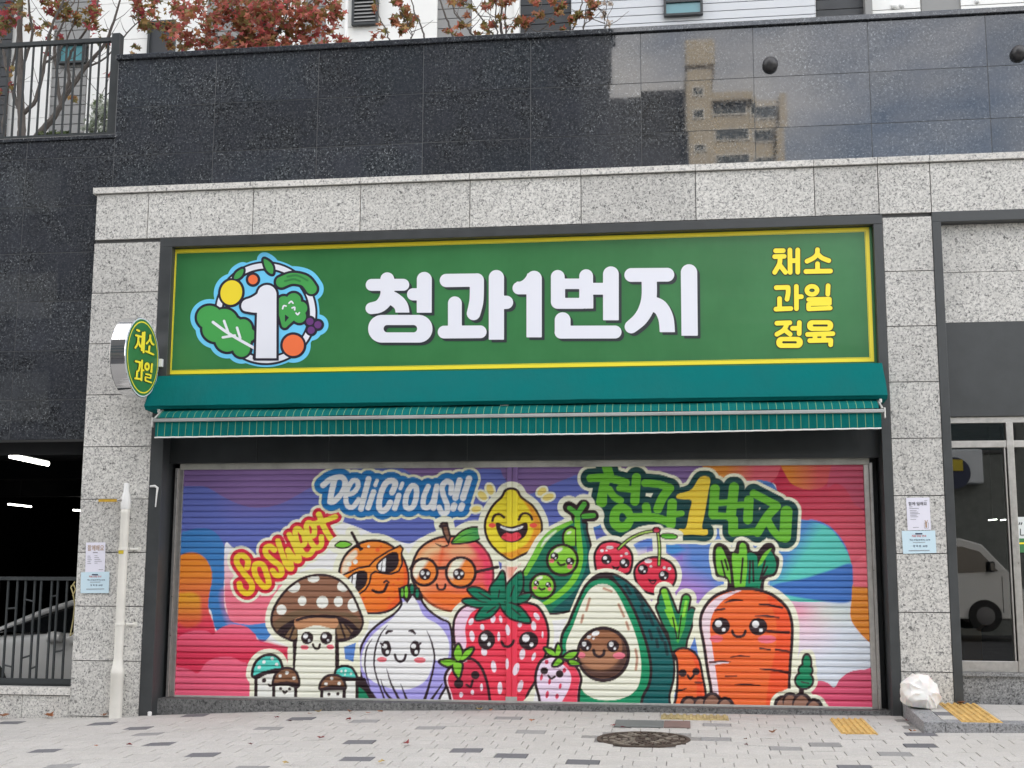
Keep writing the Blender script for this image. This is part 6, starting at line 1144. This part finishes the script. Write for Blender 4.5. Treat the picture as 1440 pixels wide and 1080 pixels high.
def win(u0, v0, u1, v1, y, gm, louv=0, mid=None):
    (x0, z1), (x1, _) = P(u0, v0, y), P(u1, v0, y); z0 = P(u0, v1, y)[1]
    if v0 < 1: z1 += .5
    b = ring_boxes(x0, x1, z0, z1, .035, y - .045, .06)
    if mid: zm = P(u0, mid, y)[1]; b.box(x0 + .035, x1 - .035, y - .04, y + .015, zm - .02, zm + .02)
    f = b.build('window', M['rail'], WB, .003); b = MB(); b.add([(x0 + .03, y - .012, z0 + .03), (x1 - .03, y - .012, z0 + .03), (x1 - .03, y - .012, z1 - .03), (x0 + .03, y - .012, z1 - .03)], [(0, 1, 2, 3)]); b.build('pane', gm, f)
    if louv:
        b = MB(); z = z0 + .05
        while z < z1 - .05: b.add([(x0 + .036, y - .04, z), (x1 - .036, y - .04, z), (x1 - .036, y - .015, z + .035), (x0 + .036, y - .015, z + .035)], [(0, 1, 2, 3)]); z += .055
        b.build('louvre', M['greyside'], f)
win(210, 31, 248, 90, WY - .03, M['darkside']); win(84, 63, 123, 91, WY, M['cyanglass'], 0); win(496, -6, 533, 37, WY - .03, M['darkside'], 1); win(933, -10, 988, 24.5, WY - .08, M['cyanglass'], 0, 4); win(318, 55, 350, 78, WY, M['winglass'])
for u, v, lb in ((1257, 9, 'the larger'), (1268, 8, 'the smaller'), (1374, 2, 'far right')):
    x, z = P(u, v, WY); b = MB(); r = .045 if u == 1257 else .036; b.lathe([(r * math.cos(a), -r * math.sin(a)) for a in np.linspace(0, 1.5, 7)][::-1] + [(r, .0)], (x, WY - .002, z), 'y', 20); b.build('vent_cap', M['whitepaint'], WB, smooth_=True)
x, _ = P(486, 20, WY - .1); b = MB(); b.tube([(x, WY - .06, 4.6), (x, WY - .06, 9)], .03, 10); b.build('downpipe', M['whitepaint'], WB)

# ------------------------------------------------------------------ trees on the terrace
M['bark'] = rough_paint('grey_bark', (.115, .10, .09), .9, .35, 14)
def leaf_mat():
    m = mat('autumn_leaves', (.2, .05, .03), .6, 0, .3); a = nd(m, 'ShaderNodeVertexColor'); a.layer_name = 'tint'; lk(m, a.outputs['Color'], bsdf(m).inputs['Base Color'])
    t = nd(m, 'ShaderNodeBsdfTranslucent'); lk(m, a.outputs['Color'], t.inputs['Color']); x = nd(m, 'ShaderNodeMixShader'); x.inputs[0].default_value = .35; lk(m, bsdf(m).outputs[0], x.inputs[1]); lk(m, t.outputs[0], x.inputs[2]); lk(m, x.outputs[0], m.node_tree.nodes['Material Output'].inputs['Surface']); return m
M['foliage'] = leaf_mat()
PALS = {'red': [(.36, .11, .07), (.30, .13, .05), (.40, .08, .075), (.22, .14, .05), (.46, .14, .11), (.26, .08, .05), (.18, .14, .05)], 'mixed': [(.30, .09, .05), (.20, .15, .05), (.34, .06, .07), (.15, .14, .05), (.28, .17, .06)], 'orange': [(.34, .14, .07), (.28, .17, .06), (.38, .11, .07), (.18, .16, .05)], 'silver': [(.42, .45, .38), (.30, .34, .27), (.16, .2, .12), (.5, .52, .46)], 'green': [(.06, .09, .03), (.10, .12, .05), (.05, .07, .025)], 'pale': [(.48, .40, .32), (.40, .32, .26)]}
def crown(name, blobs, par, y, dep, pal, size):
    V = []; F = []; Cc = []
    for u, v, ru, rv, n in blobs:
        cl = [(random.gauss(0, .5), random.gauss(0, .5), random.gauss(0, .5)) for _ in range(max(3, n // 14))]
        for _ in range(n):
            c = random.choice(cl); k = [c[i] + random.gauss(0, .16) for i in range(3)]; yy = y + max(-1.2, min(1.2, k[2])) * dep
            x, z = P(u + k[0] * ru, v + k[1] * rv, yy); s = size * random.uniform(.6, 1.15); n_ = Vector((random.gauss(0, .6), random.gauss(-.5, .6), random.gauss(.5, .6))).normalized(); a = n_.orthogonal().normalized(); b_ = n_.cross(a); th = random.uniform(0, 6.28); a, b_ = a * math.cos(th) + b_ * math.sin(th), b_ * math.cos(th) - a * math.sin(th)
            o = len(V); col = np.array(random.choice(PALS[pal])) * random.uniform(.7, 1.25)
            pts = leaf_shape(s); V.append((x, yy, z))
            for px2, py2 in pts: q = a * px2 + b_ * py2 + n_ * (-.35 * abs(px2)); V.append((x + q.x, yy + q.y, z + q.z))
            F += [(o, o + 1 + i, o + 1 + (i + 1) % 10) for i in range(10)]; Cc += [tuple(col) + (1,)] * 11
    me = bpy.data.meshes.new(name); me.from_pydata(V, [], F); at_ = me.color_attributes.new('tint', 'FLOAT_COLOR', 'POINT'); at_.data.foreach_set('color', np.array(Cc, np.float32).ravel()); me.materials.append(M['foliage'])
    o = bpy.data.objects.new(name, me); COL.objects.link(o)
    if par: o.parent = par; o.matrix_parent_inverse = Matrix.Translation(-par.location)
    return o
def tree(name, label, y, limbs, blobs, pal, size=.06, dep=.5, cat='tree', grp='trees on the terrace'):
    x, z = P(*limbs[0][0][0], y); T = thing(name, label, cat, (x, y, 4.45), grp); b = MB(); lim = MB()
    for i, (pts, r0, r1) in enumerate(limbs):
        q = smooth(np.array(pts, float), False, 5); n = len(q); yo = 0 if i == 0 else random.uniform(-.5, .5) * dep
        p3 = []
        for k, (u, v) in enumerate(q): yy = y + yo * k / n; x_, z_ = P(u, v, yy); p3.append((x_ + random.gauss(0, .006), yy, z_))
        if i == 0: p3 = [(p3[0][0], y, 4.45)] + p3; b.tube(p3, [r0 + (r1 - r0) * k / n for k in range(n + 1)], 9)
        else:
            lim.tube(p3, [r0 + (r1 - r0) * k / (n - 1) for k in range(n)], 6)
            for k in range(1, n - 1, 2):                         # twigs
                a = Vector(p3[k]); d = Vector((random.gauss(0, .5), random.gauss(0, .4), abs(random.gauss(.3, .4)))) * .35; lim.tube([a, a + d * .5, a + d + Vector((0, 0, .05))], [.006, .004, .002], 5)
    b.build('trunk', M['bark'], T, smooth_=True)
    if lim.v: lim.build('branches', M['bark'], T, smooth_=True)
    crown('crown', blobs, T, y, dep, pal, size); return T
tree('maple_tree', 'thin maple with a forked grey trunk behind the far left of the railing', 2.2, [([(31, 190), (30, 165), (29, 120), (28, 60), (30, -30)], .055, .03), ([(30, 160), (15, 120), (4, 70), (-10, 20)], .03, .012), ([(31, 160), (50, 140), (62, 90), (72, 40), (95, -10)], .03, .012), ([(29, 100), (45, 50), (40, 10), (42, -30)], .02, .01), ([(5, 190), (8, 140), (18, 90), (30, 20)], .025, .012), ([(62, 90), (85, 70), (105, 30), (112, -10)], .016, .006)], [(20, 15, 34, 40, 130), (5, 30, 12, 22, 40), (85, 12, 35, 26, 100), (60, 40, 30, 20, 30), (15, 112, 12, 22, 14), (5, 128, 6, 8, 5), (64, 72, 10, 12, 8), (130, 20, 25, 26, 30)], 'mixed')
tree('maple_tree', 'leaning maple with bent branches behind the right end of the railing', 2.6, [([(52, 192), (70, 172), (85, 150), (98, 115)], .05, .03), ([(90, 140), (120, 95), (145, 65), (160, 30), (172, -10)], .032, .010), ([(85, 150), (80, 105), (78, 60), (90, 30), (105, 0)], .025, .008), ([(98, 115), (96, 85), (112, 55), (135, 20), (140, -15)], .022, .008), ([(120, 95), (150, 80), (185, 40), (205, 22)], .014, .005), ([(155, 130), (145, 137), (128, 150)], .008, .004)], [(128, 30, 24, 34, 95), (105, 32, 14, 16, 36), (85, 52, 12, 10, 10), (200, 18, 34, 22, 130), (232, 22, 32, 26, 130), (190, 66, 14, 14, 14), (150, 105, 7, 6, 5), (112, 140, 16, 14, 14), (238, 60, 16, 12, 26), (258, 68, 20, 8, 26)], 'mixed')
tree('maple_tree', 'broad maple with a dense crown of red leaves above the black wall', 2.0, [([(362, 85), (365, 60), (372, 30), (380, -20)], .045, .025), ([(365, 66), (340, 40), (325, 10), (315, -20)], .022, .008), ([(365, 62), (395, 40), (420, 18), (450, -10)], .022, .008), ([(362, 75), (385, 55), (400, 30), (410, -20)], .018, .008), ([(360, 78), (335, 60), (300, 50), (275, 30)], .014, .005)], [(330, 40, 46, 38, 460), (270, 26, 40, 30, 260), (395, 30, 52, 38, 500), (440, 22, 34, 28, 240), (460, 10, 22, 22, 90), (375, 62, 70, 14, 330), (475, 60, 24, 8, 70), (300, 64, 26, 10, 90), (350, 5, 90, 24, 320)], 'red', .058, .6)
tree('maple_sapling', 'slim sapling with a few orange leaves right of the louvred window', 1.6, [([(548, 58), (542, 40), (533, 22), (528, -10)], .010, .006)], [(530, 30, 10, 26, 18), (538, 48, 10, 8, 10), (522, 2, 10, 12, 8)], 'orange', .06, .3)
tree('maple_sapling', 'leafy orange sapling in the middle of the white wall', 1.8, [([(597, 54), (592, 35), (582, 15), (575, -15)], .012, .006), ([(577, 56), (578, 45), (565, 20)], .008, .004)], [(572, 18, 26, 20, 60), (580, 38, 22, 14, 42), (562, 6, 16, 12, 24)], 'orange', .06, .3)
tree('maple_sapling', 'dark stemmed sapling crossing the grey strip', 1.9, [([(637, 53), (632, 35), (622, 12), (615, -15)], .014, .008), ([(666, 52), (655, 35), (640, 18), (632, -12)], .014, .006), ([(695, 50), (680, 30), (665, 12), (650, 0)], .008, .004)], [(640, 40, 24, 9, 34), (645, 5, 18, 12, 26), (662, 14, 10, 6, 10), (678, 45, 18, 5, 18)], 'orange', .06, .3)
tree('maple_sapling', 'tall sapling with upright twigs beside the dark door', 1.8, [([(706, 50), (704, 30), (705, 10), (704, -20)], .018, .012), ([(712, 50), (711, 25), (714, -10)], .012, .007), ([(700, 48), (697, 25), (700, -10)], .010, .006)], [(698, 32, 20, 12, 34), (690, 8, 22, 12, 38), (716, 40, 10, 8, 14), (706, 2, 20, 10, 26)], 'orange', .06, .3)
tree('maple_sapling', 'sapling with rusty leaves in front of the dark door', 1.7, [([(738, 48), (745, 35), (758, 18), (765, -10)], .010, .005), ([(755, 47), (770, 35), (780, 28)], .006, .003)], [(750, 26, 20, 10, 44), (732, 32, 14, 8, 28), (782, 8, 18, 14, 44), (776, 30, 8, 5, 8), (752, 5, 18, 9, 24)], 'orange', .06, .3)
tree('maple_sapling', 'sapling with red brown leaves on the right of the dark door', 1.8, [([(806, 44), (812, 25), (818, 5), (822, -12)], .011, .006), ([(820, 44), (822, 25), (828, 0)], .007, .004)], [(818, 18, 14, 18, 60), (828, 6, 14, 10, 34), (800, 43, 10, 4, 14)], 'orange', .06, .3)
tree('dry_shrub', 'pale dry feathery shrub standing before the cool white siding', 1.8, [([(850, 40), (855, 25), (862, 5)], .006, .003), ([(852, 40), (850, 28), (853, 18)], .004, .002)], [(856, 20, 9, 18, 70), (862, 6, 8, 10, 30)], 'pale', .022, .2, 'shrub', 'shrubs on the terrace')
tree('silver_shrub', 'silvery leaved shrub behind the last railing bars', 1.9, [([(140, 192), (138, 175), (136, 160)], .012, .006)], [(140, 168, 16, 24, 420), (128, 180, 13, 12, 160), (150, 155, 8, 18, 130)], 'silver', .035, .3, 'shrub', 'shrubs on the terrace')
tree('low_shrub', 'low green planting at the foot of the railing', 1.2, [([(85, 192), (86, 186)], .01, .005)], [(85, 188, 22, 5, 110), (70, 189, 14, 4, 50), (135, 190, 22, 4, 50)], 'green', .04, .3, 'shrub', 'shrubs on the terrace')

# ------------------------------------------------------------------ across the street (seen only as reflections)
def block(name, label, x0, x1, y0, y1, z1, wall, winm, nx, nz, zfirst=1.0, ww=.55, wh_=.5, face=1, z0=-1.9, cat='building', fz=3.):
    T = thing(name, label, cat, ((x0 + x1) / 2, y1, z0)); b = MB(); b.box(x0, x1, y0, y1, z0, z1); b.box(x0 - .15, x1 + .15, y0 - .15, y1 + .15, z1, z1 + .5); b.build('wall', wall, T)
    dx = (x1 - x0) / nx
    for i in range(nx):
        for k in range(nz):
            xa_, za_ = x0 + dx * (i + .5 - ww / 2), zfirst + fz * k; f = ring_boxes(xa_, xa_ + dx * ww, za_, za_ + fz * wh_, .08, y1, .06).build('window', M['frame'], T); g_ = MB(); g_.add([(xa_ + .05, y1 + .03, za_ + .05), (xa_ + dx * ww - .05, y1 + .03, za_ + .05), (xa_ + dx * ww - .05, y1 + .03, za_ + fz * wh_ - .05), (xa_ + .05, y1 + .03, za_ + fz * wh_ - .05)], [(0, 1, 2, 3)]); g_.build('pane', M['winglass'], f)
    return T
block('office_building', 'tall dark office block across the street', -34, -2.6, -36, -20.5, 21, rough_paint('dark_render', (.095, .095, .095), .8, .2), None, 9, 6)
sb_ = block('shop_row', 'low brown brick shop row across the street', -2.3, 30, -36, -22.6, 6.4, rough_paint('grey_brick', (.17, .185, .175), .9, .25), None, 8, 1, 3.2, .5, .5)
(bx_, bz_), (bx2, bz3) = P(1318, 632, 22.5), P(1384, 680, 22.5)
b = MB(); b.box(bx_, bx2, -22.59, -22.22, bz3, bz_); b.build('sign_board', mat('sign_board_white', (.62, .66, .70), .5), sb_, .04)
b = MB(); b.lathe([(.42, 0), (.42, .02)], (P(1345, 662, 22.2)[0], -22.22, P(1345, 664, 22.2)[1]), 'y', 24); b.build('sign_badge', mat('navy_badge', (.02, .03, .07), .5), sb_)
b = MB(); b.box(P(1330, 650, 22.2)[0], P(1357, 650, 22.2)[0], -22.198, -22.18, P(1345, 661, 22.2)[1], P(1345, 645, 22.2)[1]); b.build('sign_panel', mat('yellow_panel', (.55, .44, .03), .5), sb_)
def apartment():
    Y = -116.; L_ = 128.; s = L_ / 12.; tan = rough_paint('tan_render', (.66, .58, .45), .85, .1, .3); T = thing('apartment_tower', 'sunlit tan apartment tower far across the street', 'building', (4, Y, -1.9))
    X = lambda u, v: P(u, v, L_ - 12.)[0]; Zz = lambda v: P(1000, v, L_ - 12.)[1]
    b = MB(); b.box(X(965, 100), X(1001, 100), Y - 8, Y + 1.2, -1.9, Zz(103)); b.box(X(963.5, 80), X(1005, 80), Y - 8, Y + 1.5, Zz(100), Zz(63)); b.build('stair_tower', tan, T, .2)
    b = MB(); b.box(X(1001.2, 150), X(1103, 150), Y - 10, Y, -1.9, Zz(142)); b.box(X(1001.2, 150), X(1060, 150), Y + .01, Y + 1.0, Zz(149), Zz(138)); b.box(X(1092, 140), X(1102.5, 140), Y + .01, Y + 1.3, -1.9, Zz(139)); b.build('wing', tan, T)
    b = MB(); b.box(X(840, 150), X(964.8, 150), Y - 14, Y - 2.5, -1.9, Zz(114)); b.build('shaded_wing', rough_paint('shade_toned_render', (.055, .057, .06), .9, .1), T)  # same tower, its shade put into a darker wall colour
    for u0, u1, v0, v1, y in [(975, 992, 130, 143, 1.2), (975, 992, 161, 175, 1.2), (973, 991, 213, 224, 1.2)] + [(1003, 1052, 146 + 39 * k, 166 + 39 * k, 0.02) for k in range(4)] + [(1056, 1090, 149 + 39 * k, 168 + 39 * k, .02) for k in range(4)]:
        a0, a1, z0, z1 = X(u0, 150), X(u1, 150), Zz(v1), Zz(v0); f = ring_boxes(a0, a1, z0, z1, .12, Y + y, .15).build('window', M['alu'], T); g_ = MB(); g_.add([(a0 + .1, Y + y + .05, z0 + .1), (a1 - .1, Y + y + .05, z0 + .1), (a1 - .1, Y + y + .05, z1 - .1), (a0 + .1, Y + y + .05, z1 - .1)], [(0, 1, 2, 3)]); g_.build('pane', M['winglass'], f)
apartment()
def van():
    yv = 19.4; X = lambda u, v: P(u, v, yv); (xw, zw) = X(1385, 866); fl = zw - .38; x0 = xw - 4.0; Y1, Y0 = -19.1, -21.0   # front faces +x
    T = thing('parked_van', 'white van parked across the street', 'van', (x0 + 2.4, -20, fl)); pt = mat('white_van_paint', (.72, .72, .70), .3); gl_ = mat('van_glass', (.01, .012, .013), .05, 0, .8)
    prof = [(0, .35), (0, 1.6), (.12, 2.1), (.5, 2.2), (3.5, 2.2), (4.0, 2.06), (4.5, 1.5), (4.85, 1.15), (4.95, .85), (4.97, .4), (4.85, .3), (.05, .3)]
    b = MB(); b.prism([(x0 + p, fl + q) for p, q in prof], 'y', Y0, Y1); b.build('body', pt, T, .09)
    for pts in ([(2.95, 1.35), (2.95, 2.0), (3.55, 2.0), (3.95, 1.88), (4.35, 1.42)], [(1.4, 1.35), (1.4, 2.0), (2.85, 2.0), (2.85, 1.35)], [(.2, 1.35), (.25, 1.95), (1.3, 2.0), (1.3, 1.35)]):
        b = MB(); b.prism([(x0 + p, fl + q) for p, q in pts], 'y', Y1 + .002, Y1 + .012); b.build('side_window', gl_, T)
    for x in (.9, 4.0):
        for y, s_ in ((Y1 - .02, 1), (Y0 + .02, -1)):
            b = MB(); b.lathe([(.24, -.1), (.37, -.09), (.38, 0), (.37, .09), (.24, .1)], (x0 + x, y, fl + .38), 'y', 28); w_ = b.build('wheel', mat('van_tyre', (.02, .02, .02), .9), T, smooth_=True); b = MB(); b.lathe([(.06, .0), (.21, .03), (.22, .105)] if s_ < 0 else [(.22, .08), (.21, .105), (.04, .115)], (x0 + x, y, fl + .38), 'y', 24); b.build('rim', mat('dark_alloy', (.16, .16, .17), .4, .6), w_)
    b = MB(); b.box(x0 + 4.3, x0 + 5.02, Y0 + .05, Y1 - .02, fl + .28, fl + .55); b.build('bumper', mat('grey_bumper', (.25, .25, .25), .6), T, .05)
    for xx in (1.35, 2.9, 4.42):
        b = MB(); b.box(x0 + xx, x0 + xx + .015, Y1 - .004, Y1 + .003, fl + .45, fl + 2.0 if xx < 4 else fl + 1.3); b.build('door_seam', gl_, T)
    b = MB(); b.box(x0 + 3.05, x0 + 3.25, Y1 + .003, Y1 + .03, fl + 1.15, fl + 1.2); b.build('door_handle', gl_, T, .008)
    b = MB(); b.box(x0 + 4.1, x0 + 4.25, Y1 + .02, Y1 + .2, fl + 1.4, fl + 1.65); b.build('wing_mirror', gl_, T, .04)
    b = MB(); b.box(x0 + 4.6, x0 + 4.84, Y1 - .35, Y1 - .02, fl + .78, fl + .92); b.build('headlight', M['chrome'], T)
van()
b = MB()
for k in range(3): b.tube([(2 + 30 * t, -14, 7.4 + .35 * k - 2.2 * t * (1 - t)) for t in np.linspace(0, 1, 14)], .018, 5)
tag(b.build('overhead_cables', M['rail']), 'black cables strung above the street', 'cables')
